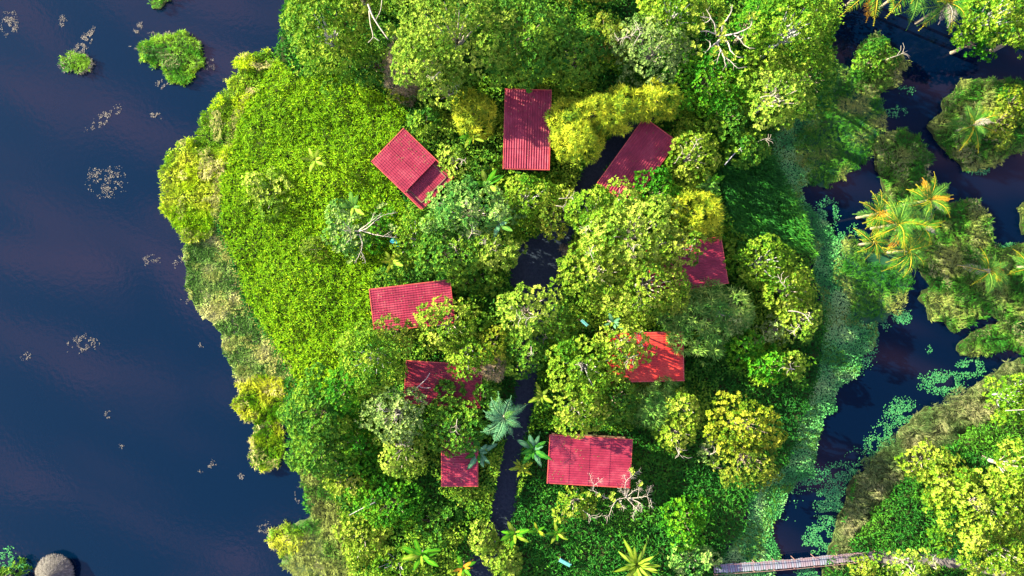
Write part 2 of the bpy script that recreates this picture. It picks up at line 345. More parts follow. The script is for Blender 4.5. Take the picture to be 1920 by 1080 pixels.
for ci, (label, cor, ax, mat, z, stepped) in enumerate(CAB):
    c = [P(x, y, z) for x, y in cor]
    if ax == 1: o, ex, ey = c[0], c[3]-c[0], c[1]-c[0]
    else: o, ex, ey = c[3], c[2]-c[3], c[0]-c[3]
    L = np.linalg.norm(ex); W = np.linalg.norm(ey); ang = math.atan2(ex[1], ex[0]); tilt = .07
    root = empty('cabin', (o[0], o[1], .3), ang); tag(root, label, 'cabin', 'cabins with red metal roofs')
    CABPOLY.append([(960+15*P(x, y, z)[0], 540-15*P(x, y, z)[1]) for x, y in cor])
    sgn = 1 if (ex[0]*ey[1]-ex[1]*ey[0]) > 0 else -1
    roof = empty('roof', (0, 0, z-.3)); roof.parent = root
    nx = max(2, round(L/2.5)); ny = 2 if W > 4 else 1
    pl, pw = L/nx, W/ny
    me = panel_mesh(pl, pw-.01, mat, max(4, int(pl/.34)) if ci in (0, 3, 7, 6) else 1, .014 if ci in (0, 3, 7, 6) else .0)
    for i in range(nx):
        for j in range(ny):
            low = stepped and i >= nx-1 and j >= (0)
            pp = link('roof_panel', me, roof)
            zz = -i*.035 - (j*.03 if sgn > 0 else j*.03) - (.55 if low else 0)
            yy = j*pw if sgn > 0 else -(j+1)*pw
            pp.location = (i*pl-(0.1 if i else 0), yy+(.005), zz+.06)
            pp.rotation_euler = (0, math.radians(1.0 if ci in (0, 3, 7, 6) else .15), 0)
    tr = []
    y0, y1 = (0, W) if sgn > 0 else (-W, 0)
    for nm, bx in (('fascia', ((L/2, y0-.05, -.10), (L+.1, .09, .22), 0)), ('fascia', ((L/2, y1+.05, -.10), (L+.1, .09, .22), 0)),
                   ('fascia', ((-.06, (y0+y1)/2, -.02), (.10, W+.18, .24), 0)), ('fascia', ((L-.02, (y0+y1)/2, -.20-(.5 if stepped else 0)), (.10, W+.18, .22), 0))):
        link(nm, boxmesh(nm, [bx], 'fascia'), roof)
    nl = int(L*W*2.2); lr_ = np.random.default_rng(1500+ci); q = np.stack([lr_.uniform(.1, L-.1, nl), lr_.uniform(y0+.1, y1-.1, nl), np.full(nl, .13)], 1)
    q[:, 2] -= q[:, 0]*.026; q = q[~((q[:, 0] > L*(nx-1)/nx-.1) & stepped)]; nl = len(q); q = q[vn(q[:, 0]+ci*9, q[:, 1], 1.1) > .45]; nl = len(q)
    lt = link('leaf_litter', leaves('leaf_litter', q, np.stack([lr_.normal(size=nl), lr_.normal(size=nl), np.zeros(nl)], 1), np.tile([0, 0, 1.], (nl, 1)), .16, .09, .4+lr_.normal(size=nl)*.3, 'dead_twig' if ci % 2 else 'dead_grass'), roof); lt['kind'] = 'stuff'
    # walls, posts and deck under the roof
    hW = z-1.1
    for (cx, cy, sx, sy) in ((L/2, y0+.6, L-1.2, .12), (L/2, y1-.6, L-1.2, .12), (.6, (y0+y1)/2, .12, W-1.32), (L-.6, (y0+y1)/2, .12, W-1.32)):
        link('wall', boxmesh('wall', [((cx, cy, .65+hW/2-.1), (sx, sy, hW-.5), 0)], 'wall_wood'), root)
    link('deck', boxmesh('deck', [((L/2, (y0+y1)/2, .5), (L-.7, W-.7, .16), 0)], 'wall_wood'), root)
    link('ceiling', boxmesh('ceiling', [((L/2, (y0+y1)/2, z-.3-.95), (L-.5, W-.5, .06), 0)], 'wall_wood'), root)
    for (cx, cy) in ((.9, y0+.8), (L-.9, y0+.8), (.9, y1-.8), (L-.9, y1-.8)):
        link('post', boxmesh('post', [((cx, cy, .2), (.2, .2, .5), 0)], 'wall_wood'), root)
    link('door', boxmesh('door', [((L/2, y0+.5, 1.5), (.9, .06, 1.7), 0)], 'rail_wood'), root)

# ------------------------------------------------------------------ plants and trees
KIND = dict(  # leaf material, leaf length, width, leaves per rosette, rosettes per m2, lobe radius, bark
 lime=('lime', .30, .17, 9, 4.6, 1.15, 'grey_bark'), yellow=('yellow_lime', .30, .17, 9, 4.4, 1.0, 'pale_bark'),
 pale=('pale_lime', .30, .15, 9, 4.4, 1.1, 'pale_bark'), green=('green', .32, .18, 9, 4.6, 1.1, 'bark'),
 fresh=('fresh_green', .28, .17, 9, 4.8, 1.0, 'bark'), blue=('blue_green', .38, .20, 8, 3.8, .9, 'pale_bark'),
 grey=('grey_green', .26, .13, 8, 5.0, .85, 'pale_bark'), olive=('olive', .28, .14, 8, 4.6, .95, 'bark'),
 gold=('gold', .28, .15, 9, 4.6, .95, 'bark'), dead=('dead_twig', .55, .03, 12, 6.0, .9, 'pale_bark'),
 bamboo=('bamboo_leaf', .68, .085, 14, 3.6, 1.1, 'bark'), spiky=('spiky_leaf', .9, .095, 14, 2.0, 1.3, 'bark'),
 tuft=('pale_lime', .34, .17, 10, 6, .7, 'bark'))
def make_tree(name, label, cat, px, py, rx, ry, h, kind, seed, rot=0, group=None, twigs=0, sparse=1.0, depth=None, base=.3):
    rng = np.random.default_rng(seed)
    lm, LL, WW, k, dens, lr0, bark = KIND[kind]
    fs = rng.uniform(.68, 1.02); LL, WW, dens = LL*fs, WW*fs, dens/fs**1.7
    depth = depth or min(h*.62, .55*(rx+ry)/15)
    zc = h-depth*.5; g = P(px, py, zc); sc = (HC-zc)/F
    Rx, Ry = rx*sc*1.13, ry*sc*1.13
    root = empty(name, (g[0], g[1], base)); tag(root, label, cat, group)
    lr0 = min(lr0, .62*min(Rx, Ry))
    n = max(4, int(2.3*Rx*Ry/(lr0*lr0)))
    a = np.arange(n)*2.39996+rng.random()*6; rr = np.sqrt((np.arange(n)+.5)/n)*(1-.42*lr0/max(Rx, Ry))*rng.uniform(.88, 1.14, n)
    outl = 1+.12*np.sin(a*2+rng.random()*6)+.11*np.sin(a*3+rng.random()*6)+.07*np.sin(a*5+rng.random()*6)+rng.normal(size=n)*.07
    lx = np.cos(a)*rr*outl*(Rx-.45*lr0); ly = np.sin(a)*rr*outl*(Ry-.45*lr0)
    cr_, sr_ = math.cos(rot), math.sin(rot); lx, ly = lx*cr_-ly*sr_, lx*sr_+ly*cr_
    lz = (h-base)-lr0*.75-depth*.7*rr**2.2+rng.normal(size=n)*.42*lr0
    lr = lr0*rng.uniform(.55, 1.3, n); C = np.stack([lx, ly, lz], 1)
    ps, ax_, vv = [], [], []
    for i in range(n):
        m_ = int(dens*4.2*lr[i]**2*sparse*1.25)+3
        d = nrm(rng.normal(size=(m_, 3))); d[:, 2] = np.where(d[:, 2] < -.25, -d[:, 2], d[:, 2])
        p = C[i]+d*lr[i]*rng.uniform(.72, 1.08, (m_, 1))*np.array([1, 1, .8])
        dist = np.linalg.norm(p[:, None]-C[None], axis=2)/lr[None]; dist[:, i] = 9
        keep = dist.min(1) > .78
        p = p[keep]; d = d[keep]
        ps.append(p); ax_.append(d*.75+np.array([0, 0, .55])+rng.normal(size=d.shape)*.2)
        vv.append(np.clip(.44+rng.normal()*.2+rng.normal(size=len(p))*.16, 0, 1))
    p = np.concatenate(ps); ax_ = np.concatenate(ax_); v = np.concatenate(vv)
    sp_ = (.55, 1.2) if kind in ('bamboo', 'spiky') else (.75, 1.45)
    A = rosettes(rng, p, ax_, v, k, LL, WW, sp_)
    link('crown', leaves('crown', *A, lm, droop=.22 if kind in ('bamboo', 'spiky') else .12), root)
    # trunk and limbs
    T = Tubes(); fz = max(.4, lz.min()*.55) if n else h*.4
    if kind in ('bamboo', 'spiky'):
        for i in range(min(n, 10)): T.add(smooth_line([(lx[i]*.2, ly[i]*.2, -.2), (lx[i]*.5, ly[i]*.5, lz[i]*.6), C[i]]), [.06, .03], 5)
        link('stem', T.mesh('stem', bark), root)
    else:
        tr = .02*h+.04; T.add(smooth_line([(0, 0, -.4), (rng.normal()*.1, rng.normal()*.1, fz*.5), (0, 0, fz)]), [tr*1.5, tr], 7)
        link('trunk', T.mesh('trunk', bark), root)
        B = Tubes()
        for i in range(min(n, 16)): B.add(smooth_line([(0, 0, fz*.9), (lx[i]*.45, ly[i]*.45, fz+(lz[i]-fz)*.55), C[i]+[0, 0, lr[i]*.5]], 3, .05, rng), [tr*.6, .03], 5)
        link('limb', B.mesh('limb', bark), root)
    if twigs:
        for t_ in range((twigs+1)//2):
            B = Tubes()
            a0 = rng.random()*6.28; c0 = C[rng.integers(0, max(1, int(n*.7)))]+[0, 0, lr0*1.05]; le = rng.uniform(.9, 2.2)
            c1 = c0+np.array([math.cos(a0), math.sin(a0), .12])*le; B.add(smooth_line([c0-[0, 0, .8], c0, (c0+c1)/2+rng.normal(size=3)*.15, c1], 3), [.05, .035, .015], 5)
            for s_ in (-1, 1, 1, -1):
                w = rng.uniform(.3, .9); m0 = c0+(c1-c0)*w; a1 = a0+s_*rng.uniform(.4, 1.0)
                B.add([m0, m0+np.array([math.cos(a1), math.sin(a1), .15])*le*.3, m0+np.array([math.cos(a1+.3*s_), math.sin(a1+.3*s_), .2])*le*.5], [.025, .012], 4)
            link('bare_branch', B.mesh('bare_branch', 'pale_bark'), root)
    return root
BT, SH, BB, SP = ('broadleaf_tree', 'tree'), ('shrub', 'shrub'), ('bamboo_clump', 'bamboo'), ('spiky_shrub', 'shrub')
TREES = [  # (names, px, py, rx, ry, h, kind, rot, twigs, label)
 (BT, 612, 62, 82, 78, 9, 'lime', 0, 0, 'dense yellow green tree on the lake shore at the top, leftmost of the canopy'),
 (BT, 672, -20, 60, 45, 9, 'yellow', 0, 0, 'yellow lime tree crossing the top edge above the pale forked branch'),
 (BT, 702, 120, 55, 40, 5, 'green', 0, 0, 'low dark green tree in shade between the shore tree and the dead thicket'),
 (BT, 850, 60, 118, 98, 13, 'pale', .2, 0, 'very large pale lime tree with knobbly crown above the tall narrow roof'),
 (BT, 805, 115, 60, 60, 11, 'pale', 0, 1, 'pale lime crown leaning over the dead brown thicket'),
 (BT, 975, 70, 88, 92, 11, 'green', 0, 0, 'deep green tree filling the shaded right side of the biggest lime crown'),
 (BT, 1075, 105, 58, 58, 8, 'green', 0, 1, 'green tree with lighter tips north of the long bamboo hedge'),
 (BT, 1085, -25, 60, 30, 5, 'olive', 0, 0, 'olive tree at the top edge by the dim blue gap'),
 (BT, 1145, 75, 45, 50, 6, 'olive', 0, 2, 'low olive green tree in shade left of the grey twiggy tree'),
 (BT, 1222, 95, 72, 68, 8.5, 'grey', 0, 7, 'grey green tree full of pale twigs left of the bare white tree'),
 (BT, 1270, 20, 75, 42, 9, 'lime', 0, 0, 'lime green tree at the top edge left of the bare white tree'),
 (BT, 1330, 155, 78, 72, 7, 'fresh', 0, 0, 'fresh dark green tree directly below the bare white tree'),
 (BT, 1365, 215, 48, 45, 6, 'green', 0, 0, 'shaded green tree above the yellow tree that touches the slanting roof'),
 (BT, 1415, 40, 40, 42, 10, 'fresh', 0, 0, 'bright green tree tucked between the bare white tree and the big right crown'),
 (BT, 1482, 55, 84, 80, 13, 'lime', 0, 0, 'large round lime tree on the north east corner of the island'),
 (BT, 1458, 178, 60, 66, 12, 'pale', 0, 3, 'pale yellowish tree with white limbs below the large round corner tree'),
 (BT, 1528, 135, 38, 72, 8, 'green', 0, 0, 'narrow dark green tree on the shaded east flank of the corner tree'),
 (BT, 1402, 275, 38, 42, 5, 'green', 0, 1, 'small green tree over the grass with one pale stick beside it'),
 (SH, 835, 168, 48, 32, 6, 'pale', 0, 4, 'pale bushy tree with grey twigs left of the tall narrow roof'),
 (SH, 795, 228, 36, 30, 4, 'green', 0, 0, 'green bush above the right corner of the stepped roof'),
 (SH, 745, 183, 20, 16, 3.5, 'gold', 0, 0, 'little golden bush at the upper edge of the reed bed'),
 (SH, 850, 302, 34, 28, 5, 'pale', 0, 1, 'pale green bush touching the step of the stepped roof'),
 (SH, 905, 318, 28, 24, 3.5, 'green', 0, 0, 'dark bush left of the foot of the tall narrow roof'),
 (SH, 1003, 345, 32, 20, 3, 'fresh', 0, 0, 'green bush under the lower end of the tall narrow roof'),
 (BB, 888, 215, 42, 38, 5.5, 'bamboo', 0, 0, 'small yellow bamboo clump left of the tall narrow roof'),
 (BB, 1068, 215, 34, 34, 7.5, 'bamboo', 0, 0, 'bamboo clump at the bend of the long hedge, nearest the tall narrow roof'),
 (BB, 1085, 262, 48, 44, 8, 'bamboo', 0, 0, 'brightest yellow bamboo clump hanging down over the path'),
 (BB, 1120, 208, 42, 34, 8, 'bamboo', 0, 0, 'bamboo clump second from the bend of the long hedge'),
 (BB, 1170, 205, 42, 38, 8, 'bamboo', 0, 0, 'bamboo clump of the long hedge over the corner of the slanting roof'),
 (BB, 1228, 190, 42, 30, 7.5, 'bamboo', 0, 0, 'last bamboo clump at the right end of the long hedge'),
 (BT, 1300, 290, 48, 48, 7.5, 'yellow', 0, 3, 'bright yellow green open tree over the right edge of the slanting roof'),
 (BT, 1232, 362, 50, 42, 7, 'fresh', 0, 0, 'bright green tree at the foot of the slanting roof'),
 (BT, 1168, 375, 42, 34, 7, 'lime', 0, 1, 'light green tree at the lower left corner of the slanting roof'),
 (BT, 1115, 405, 50, 52, 8.5, 'lime', 0, 2, 'lime tree on the right bank of the narrow upper path'),
 (BT, 1185, 440, 92, 76, 11, 'pale', 0, 5, 'huge pale yellow canopy right of the path clearing'),
 (BT, 1120, 510, 70, 68, 10, 'yellow', 0, 3, 'yellow lime tree bordering the path clearing on its right'),
 (BT, 1215, 535, 75, 66, 10.5, 'yellow', 0, 3, 'yellow tree spreading over the mostly hidden roof'),
 (BT, 1268, 465, 52, 48, 9.5, 'yellow', 0, 1, 'yellow crown with leaves dangling over the mostly hidden roof'),
 (BB, 1312, 400, 44, 44, 7, 'bamboo', 0, 0, 'round bamboo clump above the mostly hidden roof'),
 (SP, 1322, 597, 74, 64, 6, 'spiky', 0, 0, 'large grey green spiky shrub below the mostly hidden roof'),
 (BT, 1365, 590, 40, 42, 5.5, 'grey', 0, 2, 'grey leaved tree with a white twig at the right of the large spiky shrub'),
 (SH, 1378, 480, 24, 30, 3, 'green', 0, 0, 'small leafy bush right of the mostly hidden roof'),
 (BT, 1432, 492, 58, 48, 7, 'lime', 0, 0, 'bright lime tree at the east edge of the island facing the palms'),
 (BT, 1480, 545, 48, 48, 7, 'yellow', 0, 1, 'yellow green tree at the easternmost bulge of the island'),
 (BT, 1505, 600, 38, 40, 6, 'pale', 0, 3, 'pale tree with white dead limb on the east shore'),
 (SH, 1450, 620, 32, 28, 4, 'grey', 0, 0, 'grey green bush inland of the tree with the white dead limb'),
 (SH, 1395, 645, 38, 34, 4.5, 'fresh', 0, 0, 'fresh green bush in the shade right of the large spiky shrub'),
 (SH, 1440, 682, 38, 38, 4.5, 'fresh', 0, 0, 'rounded vivid green bush with a yellow top'),
 (SH, 1490, 690, 24, 26, 4.5, 'pale', 0, 1, 'small pale bush on the east shore beside the vivid rounded bush'),
 (BT, 882, 398, 92, 52, 8, 'blue', 0, 4, 'wide pale leaved tree directly below the stepped roof'),
 (BT, 985, 375, 62, 48, 6.5, 'lime', 0, 2, 'lime green tree left of the narrow upper path'),
 (BT, 1040, 405, 40, 48, 6, 'olive', 0, 2, 'olive tree at the left bank of the narrow upper path'),
 (BT, 848, 470, 80, 52, 7.5, 'green', 0, 3, 'green tree with bare limbs left of the path clearing'),
 (BT, 925, 465, 48, 42, 7, 'pale', 0, 6, 'twiggy pale tree overhanging the path clearing from the left'),
 (SH, 775, 450, 34, 52, 5, 'lime', 0, 0, 'light green bush right of the small turquoise bench'),
 (SH, 707, 432, 34, 38, 3.6, 'fresh', 0, 0, 'fresh green bush between the white branched tree and turquoise bench'),
 (SH, 650, 430, 42, 46, 3.8, 'blue', 0, 0, 'bluish leafy bush under the white branched tree'),
 (SH, 590, 465, 26, 24, 2.8, 'olive', 0, 0, 'small olive yellow bush alone in the reed bed'),
 (SH, 505, 360, 58, 48, 2.1, 'pale', .4, 0, 'broad low pale bush in the west of the reed bed'),
 (SH, 880, 525, 62, 30, 3.6, 'green', 0, 0, 'dark bush in shade above the bright crown by the purplish roof'),
 (BT, 845, 612, 62, 58, 7.5, 'yellow', 0, 0, 'bright yellow green tree over the right end of the purplish roof'),
 (BT, 880, 660, 46, 42, 7, 'lime', 0, 0, 'lime tree above the dark tiled roof'),
 (BT, 700, 672, 68, 60, 9, 'lime', 0, 0, 'domed yellow green tree between the purplish and dark tiled roofs, lake side'),
 (BT, 740, 622, 34, 26, 7, 'olive', 0, 0, 'small olive crown over the lower edge of the purplish roof'),
 (SH, 920, 650, 30, 30, 7, 'gold', 0, 0, 'feathery golden bush in the middle of the lower canopy'),
 (SH, 918, 690, 28, 22, 5.5, 'dead', 0, 0, 'brown dried bush beneath the feathery golden bush'),
 (BT, 988, 585, 62, 48, 8, 'pale', 0, 5, 'pale tree with a white fork directly below the path clearing'),
 (BT, 985, 660, 52, 48, 6.5, 'green', 0, 1, 'green tree right of the brown dried bush'),
 (BT, 1045, 610, 36, 36, 6, 'green', 0, 1, 'green tree between the white forked tree and the orange red roof'),
 (BT, 1100, 690, 74, 62, 9, 'lime', 0, 3, 'broad light green tree left of the orange red roof'),
 (BT, 1172, 645, 48, 42, 9, 'yellow', 0, 4, 'yellow tree with bare twigs over the orange red roof'),
 (BT, 1085, 768, 55, 46, 8.5, 'yellow', 0, 0, 'bright lime crown just above the wide roof'),
 (BT, 1155, 750, 48, 52, 6, 'green', 0, 0, 'dark green tree between the orange red and wide roofs'),
 (SP, 1235, 758, 52, 46, 5, 'spiky', 0, 0, 'dark spiky shrub below the orange red roof'),
 (BT, 1280, 765, 34, 30, 6.5, 'yellow', 0, 0, 'small yellow lime crown right of the dark spiky shrub'),
 (BT, 1268, 815, 36, 34, 6.5, 'yellow', 0, 2, 'yellow crown reaching down toward the ferny ground right of the wide roof'),
 (BT, 1395, 800, 70, 54, 9, 'gold', 0, 0, 'golden olive dome tree on the east side of the island, upper half'),
 (BT, 1400, 862, 64, 50, 8, 'olive', 0, 0, 'olive lower half of the golden dome by the east water'),
 (SH, 1330, 850, 22, 22, 5, 'grey', 0, 5, 'twiggy grey bush between the yellow crown and golden dome'),
 (BT, 595, 775, 68, 60, 7.5, 'green', 0, 0, 'rich green tree at the lake edge below the reed bed'),
 (BT, 640, 735, 48, 42, 7.5, 'fresh', 0, 0, 'green crown beneath the domed yellow green tree'),
 (BT, 600, 850, 58, 52, 6, 'green', 0, 0, 'lower green tree on the lake edge by the floating grass islets'),
 (BT, 668, 830, 46, 55, 5, 'fresh', 0, 0, 'shaded green tree left of the grey leaved tree'),
 (BT, 742, 778, 54, 58, 8.5, 'grey', 0, 4, 'grey leaved tree whose bare twig reaches over the dark tiled roof'),
 (BT, 752, 845, 48, 44, 7, 'pale', 0, 1, 'pale tree left of the small square roof'),
 (BT, 850, 800, 64, 54, 7, 'green', 0, 2, 'green tree between the dark tiled roof and the small square roof'),
 (SH, 842, 738, 30, 24, 4.8, 'green', 0, 0, 'little dark bush rising against the dark tiled roof'),
 (SH, 912, 735, 28, 32, 4.5, 'green', 0, 0, 'green bush at the right end of the dark tiled roof'),
 (BT, 730, 945, 66, 50, 4.5, 'fresh', 0, 0, 'low bright green tree on the south west part of the island'),
 (SH, 680, 1010, 52, 52, 3, 'yellow', 0, 0, 'yellow green bush near the fallen branch by the south west shore'),
 (SH, 650, 905, 40, 34, 3, 'yellow', 0, 0, 'yellowish bush on the shore above the fallen branch'),
 (SH, 815, 985, 46, 38, 3, 'green', 0, 0, 'dark bush left of the lowest stretch of path'),
 (SH, 745, 1060, 56, 34, 3.4, 'lime', 0, 0, 'light green bush at the bottom edge left of the banana plants'),
 (SH, 868, 935, 20, 18, 2.4, 'pale', 0, 0, 'tiny yellow flecked bush under the small square roof'),
 (SH, 905, 1010, 26, 28, 3.2, 'tuft', 0, 0, 'small rounded pale bush on the left edge of the lowest path'),
 (SH, 948, 1052, 32, 34, 3.2, 'tuft', 0, 0, 'round variegated pale bush on the right edge of the lowest path'),
 (SH, 1078, 945, 34, 34, 4.2, 'yellow', 0, 2, 'yellow bush below the left half of the wide roof'),
 (SH, 1285, 978, 46, 44, 4, 'fresh', 0, 0, 'rounded green bush alone on the shaded south ground cover'),
 (SH, 1300, 1050, 50, 26, 3, 'blue', 0, 0, 'bluish leafy bush right of the bright strap leaved palm'),
 (BT, 1868, 30, 70, 46, 10, 'lime', 0, 1, 'lime tree in the top right corner'),
 (BT, 1835, 72, 42, 26, 6.5, 'fresh', 0, 0, 'green skirt of foliage under the top right corner tree'),
 (BT, 1930, 60, 30, 40, 8, 'green', 0, 0, 'green tree cut by the right edge near the top right corner'),
 (SH, 1640, 110, 36, 40, 2.4, 'green', 0, 1, 'isolated dark bush standing in the black water'),
 (SH, 1880, 225, 46, 40, 2.6, 'olive', 0, 0, 'olive bush on the large reedy islet at the right'),
 (SH, 1905, 190, 34, 30, 2.6, 'gold', 0, 0, 'golden bush catching the sun on the large reedy islet'),
 (BT, 1850, 950, 95, 78, 8.5, 'yellow', 0, 2, 'large yellow tree on the south east bank'),
 (BT, 1905, 880, 52, 50, 8, 'yellow', 0, 0, 'yellow tree at the right edge above the large south east tree'),
 (BT, 1870, 1035, 84, 46, 7.5, 'yellow', 0, 0, 'yellow tree in the bottom right corner'),
 (BT, 1775, 905, 44, 44, 5, 'olive', 0, 0, 'olive tree at the left side of the large south east tree'),
 (BT, 1702, 1062, 54, 30, 5, 'pale', 0, 4, 'pale tree hiding part of the dirt trail'),
 (SH, 1735, 868, 50, 30, 2.4, 'yellow', 0, 0, 'low yellow shrubs on the south east bank facing the lagoon'),
 (BT, 1895, 745, 38, 48, 5.5, 'lime', 0, 1, 'lime tree at the right edge above the ferny bank'),
 (SH, 1620, 1065, 26, 20, 3, 'olive', 0, 0, 'small olive bush below the right end of the boardwalk'),
 (SH, 4, 1088, 34, 34, 2.4, 'green', 0, 0, 'dark bush in the bottom left corner of the lake'),
 (SH, 1265, 560, 30, 26, 7, 'olive', 0, 0, 'small olive crown between the yellow canopy and the large spiky shrub'),
]
for i, (nm, px, py, rx, ry, h, kd, rot, tw, lab) in enumerate(TREES):
    grp = {'broadleaf_tree': 'broadleaf trees of the jungle canopy', 'shrub': 'bushes between the trees', 'bamboo_clump': 'yellow bamboo clumps', 'spiky_shrub': 'spiky grey green shrubs'}[nm[0]]
    bs = .3 if nm[0] != 'x' else 0
    make_tree(nm[0], lab, nm[1], px, py, rx, ry, h, kd, 100+i, rot, grp, tw)
# dead brown thicket
tk = make_tree('dead_thicket', 'brown dried thicket of bare twigs beside the very large lime tree', 'thicket', 750, 125, 32, 46, 5.5, 'dead', 901, .2)
make_tree('dead_thicket', 'grey brown twig heap below the pale lime crown, by the little golden bush', 'thicket', 772, 160, 34, 22, 4, 'dead', 902, .2)
make_tree('dead_thicket', 'small dry twig heap on the right edge of the path clearing', 'thicket', 1062, 470, 14, 10, 1.6, 'dead', 903)

# ---- trees traced as bare limbs
def limb_tree(name, label, cat, base, z, lines, sc, off, mat, r0, seed, tufts=None, tuft_mat='gold', twig=2, group=None, fz=None):
    rng = np.random.default_rng(seed); b = P(*base, 0); root = empty(name, (b[0], b[1], .3)); tag(root, label, cat, group)
    bb = np.array([b[0], b[1], .3]); z0 = z-1.6 if fz is None else fz
    T = Tubes(); fp = P(*base, z0)-bb; T.add(smooth_line([(0, 0, -.3), fp*.5+rng.normal(size=3)*.05, fp]), [r0*1.8, r0*1.3], 7)
    link('trunk', T.mesh('trunk', mat), root)
    ends = []
    for ln in lines:
        pix = [(off[0]+x/sc, off[1]+y/sc) for x, y in ln]; pts = []
        for (x, y) in pix:
            d = math.hypot(x-base[0], y-base[1]); zz = z0+(z-z0)*min(1, d/35)+rng.normal()*.08; pts.append(P(x, y, zz)-bb)
        d0 = math.hypot(pix[0][0]-base[0], pix[0][1]-base[1]); ra = max(.028, r0*(1-d0/70))
        B = Tubes(); pl = smooth_line(pts, 4, .02, rng); B.add(pl, [ra, .014], 6)
        for _ in range(twig*len(ln)):
            i = rng.integers(2, len(pl)); dd = nrm((pl[min(i, len(pl)-1)]-pl[i-2])); a = rng.choice([-1, 1])*rng.uniform(.5, 1.1)
            e = np.array([dd[0]*math.cos(a)-dd[1]*math.sin(a), dd[0]*math.sin(a)+dd[1]*math.cos(a), .25]); le = rng.uniform(.2, .65)
            B.add([pl[i-1], pl[i-1]+e*le*.5+rng.normal(size=3)*.03, pl[i-1]+e*le+rng.normal(size=3)*.08], [.018, .008], 3)
        link('branch', B.mesh('branch', mat), root); ends.append(pts[-1])
    if tufts:
        c = np.array([P(off[0]+x/sc, off[1]+y/sc, z+.1)-bb for x, y in tufts])
        c = np.repeat(c, 4, 0)+rng.normal(size=(len(c)*4, 3))*.13
        link('leaf_tufts', leaves('leaf_tufts', *rosettes(rng, c, np.tile([0, 0, 1.], (len(c), 1)), np.full(len(c), .7), 8, .24, .16), tuft_mat), root)['kind'] = 'stuff'
    return root
limb_tree('bare_tree', 'white bare tree with curling limbs and a few yellow leaf tufts at the top', 'tree', (1353, 69), 12.5,
 [[(530, 500), (450, 580), (370, 640), (300, 720)], [(530, 500), (450, 460), (440, 340), (380, 240), (320, 120)], [(380, 240), (300, 236), (230, 225)], [(380, 240), (330, 300), (270, 320)],
  [(520, 500), (450, 460), (330, 415), (200, 430)], [(530, 500), (530, 360), (590, 270), (650, 180), (675, 60)], [(530, 490), (600, 470), (690, 460), (860, 400), (930, 340), (940, 230)],
  [(690, 460), (780, 530), (830, 610), (900, 650), (980, 650)], [(780, 530), (830, 495)], [(530, 520), (620, 570), (640, 680), (740, 780), (830, 770)], [(530, 520), (460, 590), (520, 680), (480, 770), (460, 860)],
  [(520, 680), (560, 770), (570, 860), (590, 920)], [(560, 760), (660, 840), (740, 930), (870, 900)], [(370, 640), (375, 590), (355, 545)]],
 7.2, (1280, 0), 'pale_bark', .12, 5, [(80, 390), (135, 390), (185, 370), (210, 425), (250, 365), (160, 190), (490, 325), (535, 315), (480, 430), (540, 450), (555, 420), (540, 520), (535, 555), (890, 240), (950, 190), (985, 240), (835, 555), (550, 705), (585, 740), (405, 720), (445, 645), (225, 750), (380, 860), (720, 715), (130, 610), (235, 635), (700, 790)], 'yellow_lime', 1)
limb_tree('bare_tree', 'bare white branched tree with sparse grey leaves beside the reed bed', 'tree', (674, 432), 5.8,
 [[(380, 420), (490, 340), (600, 250)], [(380, 430), (450, 410), (570, 290), (650, 262), (750, 250)], [(400, 420), (480, 450), (610, 480), (750, 490)], [(610, 480), (650, 450), (690, 430)], [(380, 430), (300, 420), (240, 430), (180, 400)],
  [(370, 460), (300, 500), (230, 560)], [(380, 460), (410, 540), (400, 620), (330, 740)], [(400, 630), (430, 690), (440, 740)], [(490, 340), (510, 290), (520, 250)], [(300, 420), (260, 380), (230, 350)]],
 5.14, (600, 350), 'pale_bark', .07, 6, [(320, 420), (345, 390), (180, 340), (150, 450), (120, 520), (170, 620), (210, 580), (140, 600), (600, 180), (570, 200), (720, 400), (690, 380), (280, 730), (260, 480), (330, 480), (200, 400), (350, 540), (280, 320)], 'grey_green', 2)
limb_tree('bare_tree', 'bare crooked tree with tangled pale twigs at the lower right corner of the wide roof', 'tree', (1165, 939), 5.6,
 [[(930, 870), (1045, 845), (1100, 790), (1160, 745), (1240, 740)], [(1045, 845), (1050, 780), (1080, 740)], [(1045, 845), (1000, 780), (970, 740)], [(1045, 850), (1180, 850), (1290, 820), (1350, 890), (1340, 960)], [(1290, 820), (1320, 760), (1330, 700)],
  [(1060, 860), (1130, 940), (1200, 1010)], [(960, 880), (990, 930), (1020, 980)], [(1080, 860), (1210, 900), (1240, 980)], [(1030, 730), (1040, 640), (1100, 600), (1160, 540), (1200, 525)], [(1040, 640), (1010, 570)], [(1100, 600), (1080, 490)],
  [(1045, 845), (1020, 780), (1030, 730)], [(940, 870), (800, 850), (730, 800), (640, 760), (660, 700), (620, 620), (605, 550)], [(660, 700), (730, 650), (710, 600)], [(930, 870), (870, 960), (840, 1060), (790, 1080)], [(1180, 850), (1200, 700), (1190, 640)], [(1200, 900), (1130, 1040), (1110, 1070)]],
 6.35, (1010, 800), 'pale_bark', .05, 8, [(880, 790), (850, 830), (900, 860), (720, 820), (600, 800), (1090, 500), (1110, 540), (950, 930), (1200, 690)], 'pale_lime', 5)
def stick(label, pts, z, r, mat='pale_bark', name='dead_branch'):
    p = [P(x, y, zz) for (x, y), zz in zip(pts, z)]; o = p[0].copy(); o[2] = 0
    T = Tubes(); T.add(smooth_line([q-o for q in p], 4), r, 6); ob = link(name, T.mesh(name, mat), None, tuple(o)); return tag(ob, label, 'branch')
